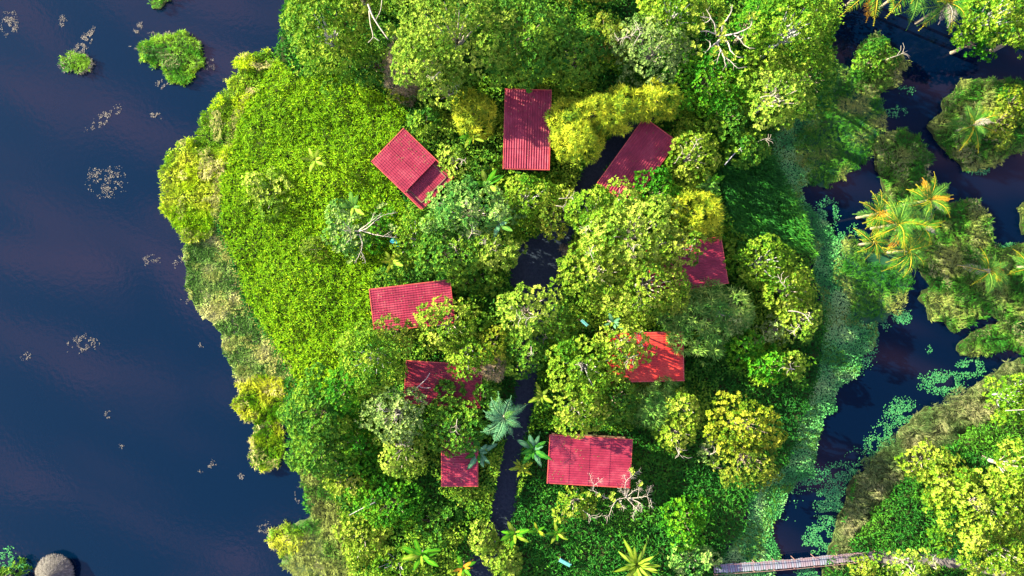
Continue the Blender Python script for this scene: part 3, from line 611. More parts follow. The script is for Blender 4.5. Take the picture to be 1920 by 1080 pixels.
def sticks(label, parts_, name='dead_branch', mat='pale_bark'):
    o = P(*parts_[0][0][0], 0); root = empty(name, (o[0], o[1], .3)); tag(root, label, 'branch'); o[2] = .3
    for pts, z, r in parts_:
        T = Tubes(); T.add(smooth_line([P(x, y, z)-o for x, y in pts], 4), r, 6); link('branch', T.mesh('branch', mat), root)
sticks('long pale forked dead branch over the canopy near the top left', [([(690, 8), (698, 30), (712, 52), (728, 74)], 9.5, [.10, .05]), ([(692, 20), (694, 45), (701, 70), (690, 80)], 9.4, [.07, .03]), ([(701, 70), (712, 77)], 9.4, [.05, .02]), ([(716, 0), (714, 20), (704, 38)], 9.5, [.04, .03])])
sticks('grey fallen stick pointing at the grass right of the yellow open tree', [([(1359, 309), (1375, 290), (1395, 272)], 4.6, [.07, .03]), ([(1388, 280), (1396, 290)], 4.6, [.03, .015])], mat='grey_bark')
sticks('short grey fallen branch near the south west shore', [([(655, 966), (672, 957), (690, 948), (704, 941)], 3.4, [.03, .08])], mat='grey_bark')
sticks('white twig fork lying across the dark tiled roof', [([(772, 735), (785, 724), (800, 710), (806, 699)], 5.4, [.06, .04]), ([(785, 724), (795, 728), (808, 727)], 5.4, [.04, .03]), ([(773, 735), (782, 748), (795, 755)], 5.3, [.05, .02])])
sticks('white dead limb on the east shore tree', [([(1478, 583), (1495, 584), (1510, 590), (1519, 604)], 6.8, [.08, .04]), ([(1510, 588), (1522, 594)], 6.8, [.03, .02])])
sticks('pale broken limb leaning out beside the dirt trail', [([(1705, 1062), (1712, 1072), (1725, 1080)], 5.2, [.10, .06]), ([(1712, 1072), (1716, 1060)], 5.2, [.05, .03])])
sticks('white stick crossing the lime tree at the right edge', [([(1885, 770), (1905, 769), (1925, 768)], 6, [.06, .05])])

# ------------------------------------------------------------------ palms and big leaves
def frond_mesh(mat, var, nl=21):
    rng = np.random.default_rng(300+var); t = np.linspace(0, 1, 9)
    rise = [.30, .12, .02][var % 3]; drp = [.55, .75, .45][var % 3]
    f = lambda s: np.stack([s*(.98-.12*s), .05*np.sin(s*3+var), rise*s*2.0*(1-s*.2)-drp*s**2.2], -1)
    s = np.repeat(np.linspace(.14, .99, nl), 2); sg = np.tile([-1., 1.], nl)
    p = f(s); d = nrm(f(s+.01)-f(s)); side = np.stack([np.zeros_like(s), sg, np.zeros_like(s)], 1)
    fw = nrm(d*(.45+.5*s[:, None])+side*1.0+np.array([0, 0, .18])+rng.normal(size=p.shape)*.09)
    LL = .20*np.sin(np.clip(s*1.05+.12, 0, 1)*np.pi)**.55*rng.uniform(.85, 1.1, len(s))+.03
    up = np.cross(fw, d)*sg[:, None]*-1; up = np.where(up[:, 2:3] < 0, -up, up)
    me = leaves('frond', p, fw, up+[0, 0, .3], LL, .023, ((s**1.6*.85+.02*var) if mat == 'palm_gold' else .45)+rng.normal(size=len(s))*.12, mat, droop=.25)
    # rachis as three thin quads
    pt = f(t); w = np.linspace(.016, .004, 9)[:, None]
    v = np.concatenate([pt+[0, 1, 0]*w, pt+[0, 0, 1]*w*1.2, pt-[0, 1, 0]*w]); q = []
    for i in range(8): q += [(i, i+1, 9+i+1, 9+i), (9+i, 9+i+1, 18+i+1, 18+i)]
    nv = len(me.vertices); co = np.empty(nv*3, np.float32); me.vertices.foreach_get('co', co)
    av = np.empty(nv, np.float32); me.attributes['v'].data.foreach_get('value', av)
    V = np.concatenate([co.reshape(-1, 3), v]); Q = np.concatenate([np.arange(nv).reshape(-1, 4), np.array(q)+nv]); A = np.concatenate([av, np.full(27, .9)])
    bpy.data.meshes.remove(me)
    return quadmesh('frond', V, Q, mat, A)
def blade_mesh(mat, var, w=.24, tears=True):
    rng = np.random.default_rng(500+var); n = 12; v = []; q = []; a = []
    for i in range(n+1):
        s = i/n; x = s*.97; z = .35*s-[.45, .62, .35][var % 3]*s*s; ww = w*.5*(math.sin(min(1, s*1.15+.05)*math.pi)**.6 if s < .95 else .12)*(1-.25*(tears and i % 3 == 1)*rng.random())
        if s < .08: ww = .012
        for (yy, dz) in ((-ww, .035), (-ww*.5, .03), (0, 0), (ww*.5, .03), (ww, .035)):
            v.append((x-abs(yy)*.25, yy, z+dz*w*3-abs(yy)*.25)); a.append(.85 if yy == 0 else np.clip(.4+rng.normal()*.15, 0, 1))
    for i in range(n):
        for j in range(4): q.append((i*5+j, (i+1)*5+j, (i+1)*5+j+1, i*5+j+1))
    return quadmesh('leaf', v, q, mat, a, smooth=True)
FR = {(m_, v_): frond_mesh(m_, v_) for m_ in ('palm_green', 'palm_blue', 'palm_yellow', 'palm_orange', 'palm_dead', 'palm_gold') for v_ in range(3)}
BL = {(m_, v_, w_): blade_mesh(m_, v_, w_, w_ > .15) for m_ in ('palm_green', 'palm_blue', 'pale_lime', 'gold', 'yellow_lime', 'fresh_green', 'palm_orange', 'undergrowth') for v_ in range(3) for w_ in (.12, .24)}
def rosette_plant(name, label, cat, px, py, r, h, n, meshes, wts, seed, part, elev=(-.05, .7), group=None, trunk='bark', base=.3, taz=None, tr=.14):
    rng = np.random.default_rng(seed); b = P(px, py, h); root = empty(name, (b[0], b[1], base)); tag(root, label, cat, group)
    T = Tubes(); T.add([(0, 0, -.3), (.03, 0, (h-base)*.5), (0, 0, h-base)], [tr*1.3, tr], 7); link('trunk' if name == 'palm_tree' else 'stem', T.mesh('trunk', trunk), root)
    rm = r*(HC-h)/F; wts = np.array(wts)/sum(wts)
    for i in range(n):
        old = i/n; k = rng.choice(len(meshes), p=wts); lst = meshes[k]
        o = link(part, lst[rng.integers(0, len(lst))], root); az = i*2.39996+rng.normal()*.15 if taz is None else rng.uniform(*taz)
        el = elev[0]+(elev[1]-elev[0])*(1-old)+rng.normal()*.06
        s = rm*rng.uniform(.8, 1.12)*(1.05 if old > .3 else .72)
        o.location = (math.cos(az)*.05, math.sin(az)*.05, h-base-.05*old); o.rotation_euler = (rng.normal()*.12, -el, az); o.scale = (s, s*rng.uniform(.9, 1.15), s)
    return root
def fr(m_): return [FR[(m_, v_)] for v_ in range(3)]
def bl(m_, w_=.24): return [BL[(m_, v_, w_)] for v_ in range(3)]
RAF = [fr('palm_green'), fr('palm_gold'), fr('palm_orange'), fr('palm_dead')]
G = 'golden green palms of the lagoon'
rosette_plant('palm_tree', 'blue green feather palm over the path left of the wide roof', 'palm', 945, 785, 50, 6.5, 17, [fr('palm_blue'), fr('palm_green')], [6, 1], 11, 'frond')
for i, (px, py, r, h, n, w, lab) in enumerate([
    (1686, 420, 64, 6.5, 20, (5, 4, 1.8, .5), 'largest golden palm of the cluster in the lagoon, left of centre'),
    (1742, 375, 58, 6.0, 16, (6, 3, 1, 1), 'greener palm at the upper right of the lagoon palm cluster'),
    (1704, 470, 56, 4.8, 15, (6, 3, .6, 1.4), 'low palm with grey dead fronds at the foot of the lagoon palm cluster'),
    (1640, 455, 44, 4.0, 10, (2, 4, 2, .5), 'small orange tipped palm at the lower left of the lagoon palm cluster'),
    (1648, 400, 52, 5.4, 14, (2, 5, 2, .3), 'yellow tipped palm at the upper left of the lagoon palm cluster'),
    (1728, 425, 52, 5.6, 14, (5, 3, .5, 1.2), 'green palm at the right side of the lagoon palm cluster, purple dead frond below it'),
    (1822, 235, 58, 3.2, 13, (5, 2, .8, 2), 'palm with dead grey fronds on the large reedy islet'),
    (1855, 508, 50, 2.6, 13, (7, .8, .6, 1.6), 'short green palm on the right hand marsh'),
    (1640, -35, 84, 7, 16, (2, 3, 3, .6), 'orange palm overhanging the black water, leftmost at the top right'),
    (1708, -30, 92, 7, 17, (6, 1.5, .5, 1), 'dark green palm at the top edge between the orange palms'),
    (1776, 5, 80, 6.5, 16, (3, 3, 2, 2), 'palm with yellow and orange frond tips left of the top right lime tree'),
    (1935, 500, 44, 3, 11, (5, 2, .4, 1.5), 'palm cut by the right edge beside the marsh')]):
    rosette_plant('palm_tree', lab, 'palm', px, py, r*.9, h, int(n*1.5), RAF, (w[0]*1.0, w[1]*1.8, w[2]*.25, w[3]*.5), 40+i, 'frond', (-.1, .9), G)
BAN = 'broad leaved plants among the trees'
for i, (px, py, r, h, n, mm, w_, lab) in enumerate([
    (590, 300, 34, 3.2, 8, ['yellow_lime', 'pale_lime'], .24, 'single pale banana plant standing out of the upper reed bed'),
    (662, 388, 34, 3.0, 7, ['palm_green', 'pale_lime'], .24, 'banana plant above the white branched tree'),
    (884, 256, 32, 4.0, 8, ['fresh_green', 'yellow_lime'], .24, 'bright young banana plant under the small yellow bamboo'),
    (913, 345, 40, 4.0, 9, ['fresh_green', 'pale_lime'], .24, 'bright green banana plant right of the stepped roof'),
    (735, 490, 30, 3.0, 9, ['gold', 'yellow_lime'], .24, 'yellowish banana plant below the turquoise bench'),
    (935, 420, 34, 6.5, 9, ['palm_blue', 'palm_green'], .24, 'blue green banana plant poking out of the pale canopy'),
    (898, 848, 42, 3.2, 11, ['undergrowth', 'palm_blue'], .24, 'dark banana plant at the left of the path under the feather palm'),
    (1000, 842, 42, 3.6, 12, ['undergrowth', 'palm_blue'], .24, 'dark banana plant at the left corner of the wide roof'),
    (978, 876, 26, 2.4, 10, ['gold', 'yellow_lime'], .24, 'yellow variegated plant beside the path at the left corner of the wide roof'),
    (1015, 742, 30, 3.6, 8, ['pale_lime', 'yellow_lime'], .24, 'yellow lime broad leaved plant right of the feather palm'),
    (965, 1000, 34, 2.6, 10, ['yellow_lime', 'fresh_green'], .24, 'yellow banana plant above the round variegated bush'),
    (790, 1040, 42, 3.4, 10, ['fresh_green', 'yellow_lime'], .24, 'large banana plant at the bottom left of the lowest path'),
    (868, 1064, 30, 3.0, 9, ['fresh_green', 'palm_orange'], .24, 'banana plant with an orange leaf at the bottom edge'),
    (1330, 345, 36, 3.0, 9, ['palm_green', 'fresh_green'], .24, 'banana plant in shade below the bright yellow open tree'),
    (1045, 1000, 26, 1.6, 9, ['fresh_green', 'yellow_lime'], .24, 'green star shaped plant in the ground cover below the wide roof'),
    (1008, 995, 22, 1.6, 7, ['gold', 'fresh_green'], .24, 'small plant with a rusty leaf right of the yellow banana plant'),
    (1150, 605, 24, 7.5, 7, ['palm_blue', 'grey_green' if False else 'palm_blue'], .24, 'bluish leaves poking out above the orange red roof'),
    ]):
    rosette_plant('banana_plant', lab, 'plant', px, py, r, h, n, [bl(x, w_) for x in mm], [1]*len(mm), 70+i, 'leaf', (0, .75), BAN, 'bark', tr=.1)
rosette_plant('strap_leaved_palm', 'bright yellow strap leaved palm at the bottom edge right of centre', 'palm', 1193, 1058, 55, 3.2, 30, [bl('yellow_lime', .12), bl('pale_lime', .12)], [3, 2], 95, 'leaf', (0, 1.0))

# ------------------------------------------------------------------ ground cover
CP = [np.array(c) for c in CABPOLY]
def cover(name, label, poly, dens, L, W, mat, z, hv, seed, excl=(), tilt=.9, flow=None, vsc=6, vamp=.35, grow=None, parent=None, k=1, loc=None, v0=.45, patch=None):
    rng = np.random.default_rng(seed); px, py = scatter(rng, poly, dens, excl)
    w = toworld(px, py)
    if patch: w = w[vn(w[:, 0]+patch[2], w[:, 1]-patch[2], patch[0]) > patch[1]]
    n = len(w); m1 = vn(w[:, 0], w[:, 1], 1.6); m2 = vn(w[:, 0]+50, w[:, 1], vsc)
    m0 = vn(w[:, 0]+7, w[:, 1]-9, .45)
    w[:, 2] = z+hv*(.40*m0+.35*m1+.25*m2)*rng.uniform(.6, 1.05, n)*1.1
    az = rng.random(n)*6.283 if flow is None else (vn(w[:, 0], w[:, 1]+33, .9)*12.5+rng.normal(size=n)*.45 if flow == 'swirl' else flow+rng.normal(size=n)*.6)
    el = rng.normal(size=n)*.35+tilt
    f = np.stack([np.cos(az)*np.cos(el), np.sin(az)*np.cos(el), np.sin(el)], 1)
    up = np.stack([-np.cos(az)*np.sin(el), -np.sin(az)*np.sin(el), np.cos(el)], 1)+rng.normal(size=(n, 3))*.25
    v = v0+(m2-.5)*vamp*2+(vn(w[:, 0], w[:, 1]+90, 2.2)-.5)*vamp+rng.normal(size=n)*.17
    s = rng.uniform(.7, 1.3, n)
    if loc is not None: w = w-np.array(loc)
    o = link(name, leaves(name, w, f, up, L*s, W*s, v, mat, droop=.15), parent)
    return tag(o, label, None, None, 'stuff')
BROWN = np.array([(1940, 664), (1880, 676), (1830, 716), (1740, 758), (1690, 796), (1640, 848), (1598, 890), (1580, 940), (1558, 1010), (1545, 1060), (1590, 1040), (1610, 985), (1650, 930), (1690, 890), (1740, 850), (1800, 800), (1860, 765), (1900, 735), (1940, 722)], float)
BROWN = ragged(BROWN, 9, 2)
ISL_X = [PATH, REEDS, WESTGRASS, SOUTHFRINGE]+CP
tag(cover('reed_bed', 'bright green bed of leafy reeds covering the west of the island', REEDS, 72, .40, .105, 'reed', .3, 1.65, 1, [CP[0], CP[3]], .32, vamp=.08), cat='reeds')
tag(cover('undergrowth', 'dark leafy undergrowth over the island floor', ISLAND, 34, .52, .17, 'undergrowth', .3, 1.2, 2, ISL_X, .5), cat='undergrowth')
tag(cover('tall_grass', 'combed dark green grass on the shaded east slope of the island', np.array([(1340, 260), (1440, 290), (1500, 400), (1520, 480), (1420, 450), (1370, 440), (1350, 360)], float), 60, .75, .10, 'undergrowth', .5, 1.3, 3, CP, .35, -.9), cat='grass')
tag(cover('shore_grass', 'sunlit yellow green grass fringe on the north west shore', WESTGRASS, 95, .5, .09, 'fringe_grass', .1, .9, 4, [REEDS], .8, vsc=2.5, vamp=.45, v0=.55, flow='swirl'), cat='grass')
tag(cover('shore_dry_grass', 'tan dry tufts mixed into the north west shore grass', WESTGRASS, 85, .4, .06, 'tan_grass', .35, 1.1, 44, [REEDS], .7, patch=(1.5, .64, 3), flow='swirl'), cat='grass')
tag(cover('shore_bright_grass', 'vivid green tufts along the rim of the north west shore', WESTGRASS, 70, .4, .09, 'reed', .3, 1.1, 45, [REEDS], .7, patch=(2.4, .60, 20), v0=.8), cat='grass')
tag(cover('shore_weeds', 'pale mottled weeds on the west shore mat', WESTMAT, 120, .26, .13, 'pale_mat_leaf', .08, .35, 5, [REEDS], .35, vsc=1.8, vamp=1.0, flow='swirl'), cat='weeds')
EDGE = [(478, 165), (446, 220), (431, 290), (412, 345), (417, 430), (446, 500), (464, 562), (516, 642), (550, 695), (566, 728)]
ed = np.array(EDGE, float); EP = np.concatenate([ed+[-9, 3], (ed+[5, 0])[::-1]])
tag(cover('shore_sedge', 'tan and olive sedge patches on the west shore mat', WESTMAT, 80, .38, .05, 'tan_grass', .1, .5, 47, [REEDS], .6, patch=(1.3, .64, 31), flow='swirl', v0=.4), cat='sedge')
JUNGLE = np.array([(545, 60), (760, -60), (1560, -60), (1560, 110), (1450, 240), (1400, 260), (1330, 330), (1370, 440), (1480, 470), (1530, 560), (1500, 720), (1340, 740), (1300, 800), (1200, 800), (1010, 800), (930, 1080), (620, 1080), (640, 900), (545, 830), (545, 750), (620, 735), (700, 640), (700, 520), (760, 470), (770, 380), (730, 290), (780, 215), (720, 175), (560, 150)], float)
tag(cover('shrub_layer', 'mixed green shrubs filling the gaps under the jungle canopy', JUNGLE, 26, .34, .19, 'green', .6, 3.0, 48, ISL_X[:4]+CP, .35, patch=(3.0, .40, 5), v0=.5, vamp=.6), cat='shrubs')
tag(cover('light_shrub_layer', 'lighter lime shrubs in patches under the jungle canopy', JUNGLE, 28, .32, .17, 'lime', .8, 3.2, 49, ISL_X[:4]+CP, .35, patch=(2.6, .56, 71), v0=.5), cat='shrubs')
tag(cover('dry_grass_edge', 'thin straw coloured grass line between the reeds and the shore', EP, 110, .4, .06, 'tan_grass', .2, .8, 6, (), .8, v0=.5), cat='grass')
tag(cover('south_shore_grass', 'olive grass along the south west shore', SOUTHFRINGE, 110, .42, .06, 'marsh_grass', .1, .7, 7, (), .6, v0=.75, vsc=2, vamp=.8, flow='swirl'), cat='grass')
tag(cover('bright_shore_shrubs', 'yellow green low shrubs behind the south west shore', np.array([(610, 890), (650, 900), (690, 960), (720, 1090), (660, 1090), (650, 1000), (630, 940)], float), 60, .34, .16, 'yellow_lime', .3, 1.3, 8, (), .5), cat='shrubs')
tag(cover('floating_weeds', 'teal floating weeds covering the shallow east channel', EASTMAT, 75, .24, .14, 'mat_leaf', .07, .30, 9, (), .3, vsc=1.6, vamp=.6), cat='weeds')
tag(cover('channel_sedge', 'brownish sedge patches growing through the east channel weeds', EASTMAT, 60, .34, .05, 'marsh_grass', .08, .3, 46, (), .5, patch=(2.2, .55, 9), flow='swirl', v0=.6), cat='sedge')
tag(cover('bank_ferns', 'dense green ferns on the south east bank', SOUTHEAST, 42, .42, .14, 'undergrowth', .3, 1.6, 10, [TRAIL, BROWN], .4, v0=.55, vamp=.5), cat='ferns')
tag(cover('dry_bank_grass', 'grey brown dry grass rimming the south east bank', BROWN, 95, .5, .05, 'dead_grass', .15, 1.3, 11, (), .5, vsc=2, vamp=.7, flow='swirl'), cat='grass')
tag(cover('bank_undergrowth', 'green undergrowth below the top right corner trees', NORTHEAST, 34, .45, .16, 'undergrowth', .3, .8, 12, (), .5), cat='undergrowth')
tag(cover('channel_grass', 'swirling green brown grass on the north of the east channel', ragged([(1560, 110), (1580, 130), (1630, 150), (1655, 200), (1645, 260), (1635, 292), (1590, 325), (1550, 352), (1512, 350), (1490, 300), (1500, 250), (1540, 210)], 6, 2), 105, .42, .055, 'marsh_grass', .1, .75, 13, (), .5, vsc=2, vamp=.9, flow='swirl'), cat='grass')
tag(cover('channel_grass', 'patch of green brown grass west of the lagoon palms', ragged([(1570, 450), (1590, 440), (1620, 490), (1680, 490), (1712, 530), (1680, 590), (1655, 600), (1600, 598), (1585, 560), (1575, 500)], 6, 2), 105, .42, .055, 'marsh_grass', .1, .75, 14, (), .5, vsc=2, vamp=.9, flow='swirl'), cat='grass')
tag(link('channel_bank', land('x', ragged([(1570, 450), (1620, 470), (1690, 480), (1710, 530), (1670, 590), (1655, 605), (1600, 598), (1585, 560)], 6, 2), .10, 'mat_soil').data), kind='structure')
bpy.data.objects.remove(bpy.data.objects['x'])
tag(link('channel_bank', land('x', ragged([(1565, 120), (1630, 150), (1655, 200), (1645, 260), (1590, 325), (1550, 352), (1500, 340), (1490, 270), (1540, 210)], 6, 2), .10, 'mat_soil').data), kind='structure')
bpy.data.objects.remove(bpy.data.objects['x'])

def islet(label, poly, mat, soil, seed, L=.42, W=.06, dens=100, z=.12, hv=.6, extra=None, tilt=.6, v0=.45, top=.14):
    rng = np.random.default_rng(seed); rp = ragged(poly, 7, 3, rng); c = rp.mean(0); o = P(c[0], c[1], 0)
    root = empty('grass_islet', (o[0], o[1], 0)); tag(root, label, 'islet', 'small grassy islets standing in the water')
    ld = land('mound', rp, top, soil, root); ld.location = (-o[0], -o[1], 0)
    cover('grass', None, rp+rng.normal(size=rp.shape), dens, L, W, mat, z, hv*1.3, seed+1, (), tilt, 'swirl', 1.8, .9, parent=root, loc=(o[0], o[1], 0), v0=v0)
    cover('dry_tufts', None, rp, dens*.5, .38, .05, 'dead_grass' if mat in ('marsh_grass', 'fresh_green') else 'tan_grass', z+.1, hv*1.3, seed+5, (), tilt, 'swirl', 2, .6, parent=root, loc=(o[0], o[1], 0), patch=(1.6, .62, seed))
    if extra:
        cover('rim_grass', None, c+(rp-c)*1.03, dens*.9, .4, .06, extra, .08, .35, seed+2, [c+(rp-c)*.84], .45, None, 2, .4, parent=root, loc=(o[0], o[1], 0), v0=.5)
    return root
islet('largest grassy islet in the open lake at the upper left', [(263, 90), (285, 75), (335, 65), (375, 80), (380, 105), (365, 135), (345, 160), (320, 155), (290, 130), (268, 115)], 'fresh_green', 'soil', 600, extra='reed', v0=.6)
islet('small round islet left of the largest lake islet', [(116, 105), (135, 97), (160, 100), (176, 118), (172, 135), (148, 140), (125, 135)], 'fresh_green', 'soil', 610, v0=.85, extra='weed')
islet('islet cut by the top edge in the lake', [(272, -20), (340, -20), (322, 3), (298, 18), (284, 8)], 'fresh_green', 'soil', 620, v0=.6)
islet('yellow green grass islet on the west shore below the reeds', [(445, 715), (480, 702), (532, 706), (542, 742), (530, 795), (495, 802), (462, 790), (440, 762)], 'fringe_grass', 'soil', 630, W=.09, extra='tan_grass')
islet('lower yellow green grass islet hanging below the first on the west shore', [(482, 795), (525, 790), (535, 830), (525, 875), (492, 882), (470, 855)], 'fringe_grass', 'soil', 640, W=.09, extra='tan_grass')
islet('tufted grass islet at the south west shore', [(508, 990), (535, 976), (568, 985), (575, 1010), (560, 1035), (530, 1045), (506, 1025)], 'fringe_grass', 'soil', 650, extra='tan_grass', v0=.35)
islet('oval grass islet above the lagoon palms', [(1640, 260), (1700, 245), (1735, 280), (1740, 330), (1755, 370), (1700, 385), (1660, 370), (1640, 320)], 'marsh_grass', 'soil', 660)
islet('large reedy islet at the upper right carrying a palm', [(1765, 190), (1800, 150), (1870, 150), (1950, 160), (1960, 260), (1890, 292), (1830, 322), (1790, 300), (1750, 260), (1752, 220)], 'marsh_grass', 'soil', 670, v0=.55)
islet('long marsh islet right of the lagoon palms', [(1725, 420), (1770, 385), (1830, 372), (1855, 410), (1860, 455), (1900, 460), (1960, 455), (1960, 600), (1880, 598), (1830, 598), (1790, 625), (1740, 600), (1720, 560), (1725, 510)], 'marsh_grass', 'soil', 680, v0=.5)
islet('low marsh islet below the long marsh islet', [(1795, 645), (1850, 610), (1900, 604), (1960, 612), (1960, 655), (1880, 655), (1850, 668), (1800, 667)], 'marsh_grass', 'soil', 690)
islet('tiny grass islet cut by the right edge', [(1905, 390), (1925, 375), (1960, 400), (1960, 440), (1915, 440)], 'marsh_grass', 'soil', 700)
islet('patch of grass around the isolated dark bush in the black water', [(1598, 120), (1620, 80), (1650, 65), (1672, 100), (1700, 125), (1685, 155), (1640, 182), (1600, 165)], 'marsh_grass', 'soil', 710)

# ------------------------------------------------------------------ lily pads and floating weed patches
def pads(name, label, cat, cx, cy, rx, ry, n, size, mat, seed, rot=0, group=None, streak=False):
    rng = np.random.default_rng(seed); r = np.sqrt(rng.random(n))*rng.uniform(.55, 1, n); a = rng.random(n)*6.283
    x, y = np.cos(a)*r*rx, np.sin(a)*r*ry
    k = vn(x/15+seed, y/15, .38 if streak else .9) > (.52 if streak else .24); x, y = x[k], y[k]
    c, s = math.cos(rot), math.sin(rot); x, y = x*c-y*s, x*s+y*c; n = len(x)
    p = np.stack([x/15, -y/15, .035+rng.random(n)*.03], 1); m_ = 7 if size > .1 else 4
    th = np.linspace(.25, 6.03, m_)[None]+rng.random((n, 1))*6.28; sz = size*rng.uniform(.6, 1.25, (n, 1)); ra_ = rng.random((n, 1))*3.14; sq = rng.uniform(.18, .4, (n, 1)) if streak else rng.uniform(.7, 1, (n, 1)); sz = sz*(1.7 if streak else 1); ca_, sa_ = np.cos(ra_), np.sin(ra_); ux, uy = np.cos(th)*sz, np.sin(th)*sz*sq
    ring = np.stack([p[:, :1]+ux*ca_-uy*sa_, p[:, 1:2]+ux*sa_+uy*ca_, np.zeros_like(th)+p[:, 2:3]+rng.normal(size=th.shape)*.006], -1)
    me = quadmesh(name, ring.reshape(-1, 3), np.arange(n*m_).reshape(-1, m_), mat, np.repeat(np.clip(.5+rng.normal(size=n)*.2, 0, 1), m_))
    o = link(name, me, None, (*P(cx, cy)[:2], 0)); tag(o, label, cat, group, 'stuff'); return o
GP = 'patches of green lily pads in the lagoon'
for i, (x, y, rx, ry, n, lab) in enumerate([
    (1612, 648, 34, 52, 420, 'dense teal lily pads at the right edge of the east channel'), (1692, 594, 20, 16, 110, 'round cluster of lily pads below the lagoon palms'),
    (1690, 772, 34, 30, 230, 'lily pads around the bulge of the south east bank'), (1765, 718, 46, 24, 320, 'wide lily pad patch below the low marsh islet'), (1820, 690, 28, 20, 170, 'lily pads at the upper right end of the lagoon shore'),
    (1660, 812, 26, 30, 140, 'loose lily pads along the middle of the south east bank'), (1638, 838, 26, 26, 110, 'scattered lily pads left of the dry bank grass'),
    (1575, 890, 36, 26, 200, 'lily pads in the narrow neck of the lagoon'), (1520, 895, 26, 26, 150, 'lily pads against the left bank of the narrow neck'), (1560, 945, 36, 44, 520, 'thick lily pad field below the narrow neck'),
    (1535, 1010, 32, 30, 260, 'lily pads just above the boardwalk'), (1540, 1072, 50, 16, 240, 'lily pads below the boardwalk'), (1490, 930, 22, 20, 18, 'few pale pads floating in the dark pool left of the narrow neck'), (1480, 975, 14, 6, 10, 'tiny row of pads in the dark pool'),
    (1600, 865, 22, 30, 40, 'sparse pads out in the lagoon above the narrow neck'), (1742, 655, 6, 8, 10, 'lone pair of pads in open lagoon water'), (1660, 610, 10, 12, 16, 'small pads beside the round cluster'),
    (1625, 575, 30, 26, 150, 'teal pads left of the round cluster'), (1680, 210, 22, 12, 40, 'pads in the water below the isolated dark bush'), (1700, 170, 18, 10, 26, 'bright pads right of the isolated dark bush'), (1640, 200, 30, 14, 70, 'dim pads between the channel grass and bush islet'),
    (1550, 400, 26, 30, 200, 'teal pads at the left shore of the dark upper pool'), (1575, 455, 14, 24, 110, 'teal pads at the lower shore of the dark upper pool'), (1600, 430, 14, 14, 18, 'stray pads left of the golden palms'), (1835, 320, 24, 8, 60, 'teal pads under the large reedy islet'),
    (1895, 462, 22, 8, 50, 'teal pads along the right marsh'), (14, 1045, 16, 22, 60, 'teal plants in the bottom left corner of the lake'), (42, 1060, 12, 6, 26, 'small teal plants between the corner and the thatched hut')]):
    pads('lily_pads', lab, 'lily pads', x, y, rx*1.15, ry*1.15, int(n*2.8), .095, 'lily_leaf', 800+i, group=GP)
GW = 'brownish floating weed patches on the open lake'
for i, (x, y, rx, ry, n, rot, lab) in enumerate([
    (18, 45, 18, 28, 260, 0, 'weed patch at the left edge near the top'), (118, 40, 9, 12, 40, 0, 'small weed patch between the left edge and top islet'), (160, 78, 12, 34, 300, .6, 'weed streak trailing above the small round islet'),
    (260, 53, 8, 14, 60, .5, 'weed tuft above the largest lake islet'), (395, 122, 14, 12, 110, 0, 'weeds at the right side of the largest lake islet'), (308, 63, 34, 6, 130, -.05, 'weeds along the top of the largest lake islet'), (305, 158, 14, 12, 90, .3, 'weeds at the lower left of the largest lake islet'), (250, 90, 12, 5, 40, 0, 'weeds left of the largest lake islet'),
    (195, 222, 42, 12, 260, -.6, 'long slanting weed patch in the upper lake'), (293, 217, 13, 9, 70, 0, 'bright weed speck right of the slanting patch'), (200, 340, 42, 32, 420, 0, 'widest weed patch in the middle of the lake'), (285, 488, 20, 11, 90, -.3, 'weed patch left of the shore mat'),
    (335, 492, 9, 14, 50, .5, 'weeds close to the shore mat'), (345, 562, 10, 9, 40, .4, 'reddish weeds near the lower shore mat'), (155, 645, 34, 18, 240, -.2, 'weed patch above the purple streak'), (48, 668, 12, 9, 40, 0, 'weed patch at the left side of the lake, middle height'),
    (203, 778, 8, 9, 34, 0, 'small weeds left of the long dark reflection'), (228, 832, 14, 8, 34, -.4, 'weeds in the lower lake'), (388, 875, 22, 10, 60, -.4, 'weeds left of the lower shore'), (452, 893, 6, 7, 20, 0, 'weed speck near the lower grass islet'),
    (495, 990, 12, 16, 50, .7, 'weeds left of the tufted south west islet'), (558, 928, 6, 18, 40, 0, 'weeds by the shore under the lake edge tree'), (378, 648, 8, 6, 20, 0, 'weed speck off the lower shore mat')]):
    pads('floating_weed_patch', lab, 'weeds', x, y, rx*1.1, ry*1.1, n*2, .055, 'weed', 900+i, rot, GW, True)

# ------------------------------------------------------------------ boardwalk
a = P(1338, 1067, .9); b_ = P(1638, 1041, .9); mid1 = P(1480, 1057, .9)
bw = empty('boardwalk', (a[0], a[1], .9), 0); tag(bw, 'narrow weathered plank boardwalk with reddish rails crossing the lagoon', 'boardwalk')
ln = smooth_line([a-a, mid1-a, b_-a], 6); seg = np.linalg.norm(np.diff(ln, axis=0), axis=1); cum = np.concatenate([[0], np.cumsum(seg)]); TL = cum[-1]
rng = np.random.default_rng(21); wbox = 1.05
pm = [boxmesh('plank', [((0, 0, 0), (.24, wbox*w, .05), 0)], m_) for w in (1, 1.06, .97) for m_ in ('plank_wood', 'plank_wood', 'plank_dark')]
npk = int(TL/.29)
for i in range(npk):
    s = (i+.5)/npk*TL; x, y = np.interp(s, cum, ln[:, 0]), np.interp(s, cum, ln[:, 1]); x2, y2 = np.interp(min(TL, s+.2), cum, ln[:, 0]), np.interp(min(TL, s+.2), cum, ln[:, 1])
    o = link('plank', pm[rng.integers(0, 9)] if s < TL*.72 else pm[2+3*rng.integers(0, 3)], bw); o.location = (x, y+rng.normal()*.02, rng.normal()*.008); o.rotation_euler = (rng.normal()*.01, rng.normal()*.01, math.atan2(y2-y, x2-x)+rng.normal()*.015)
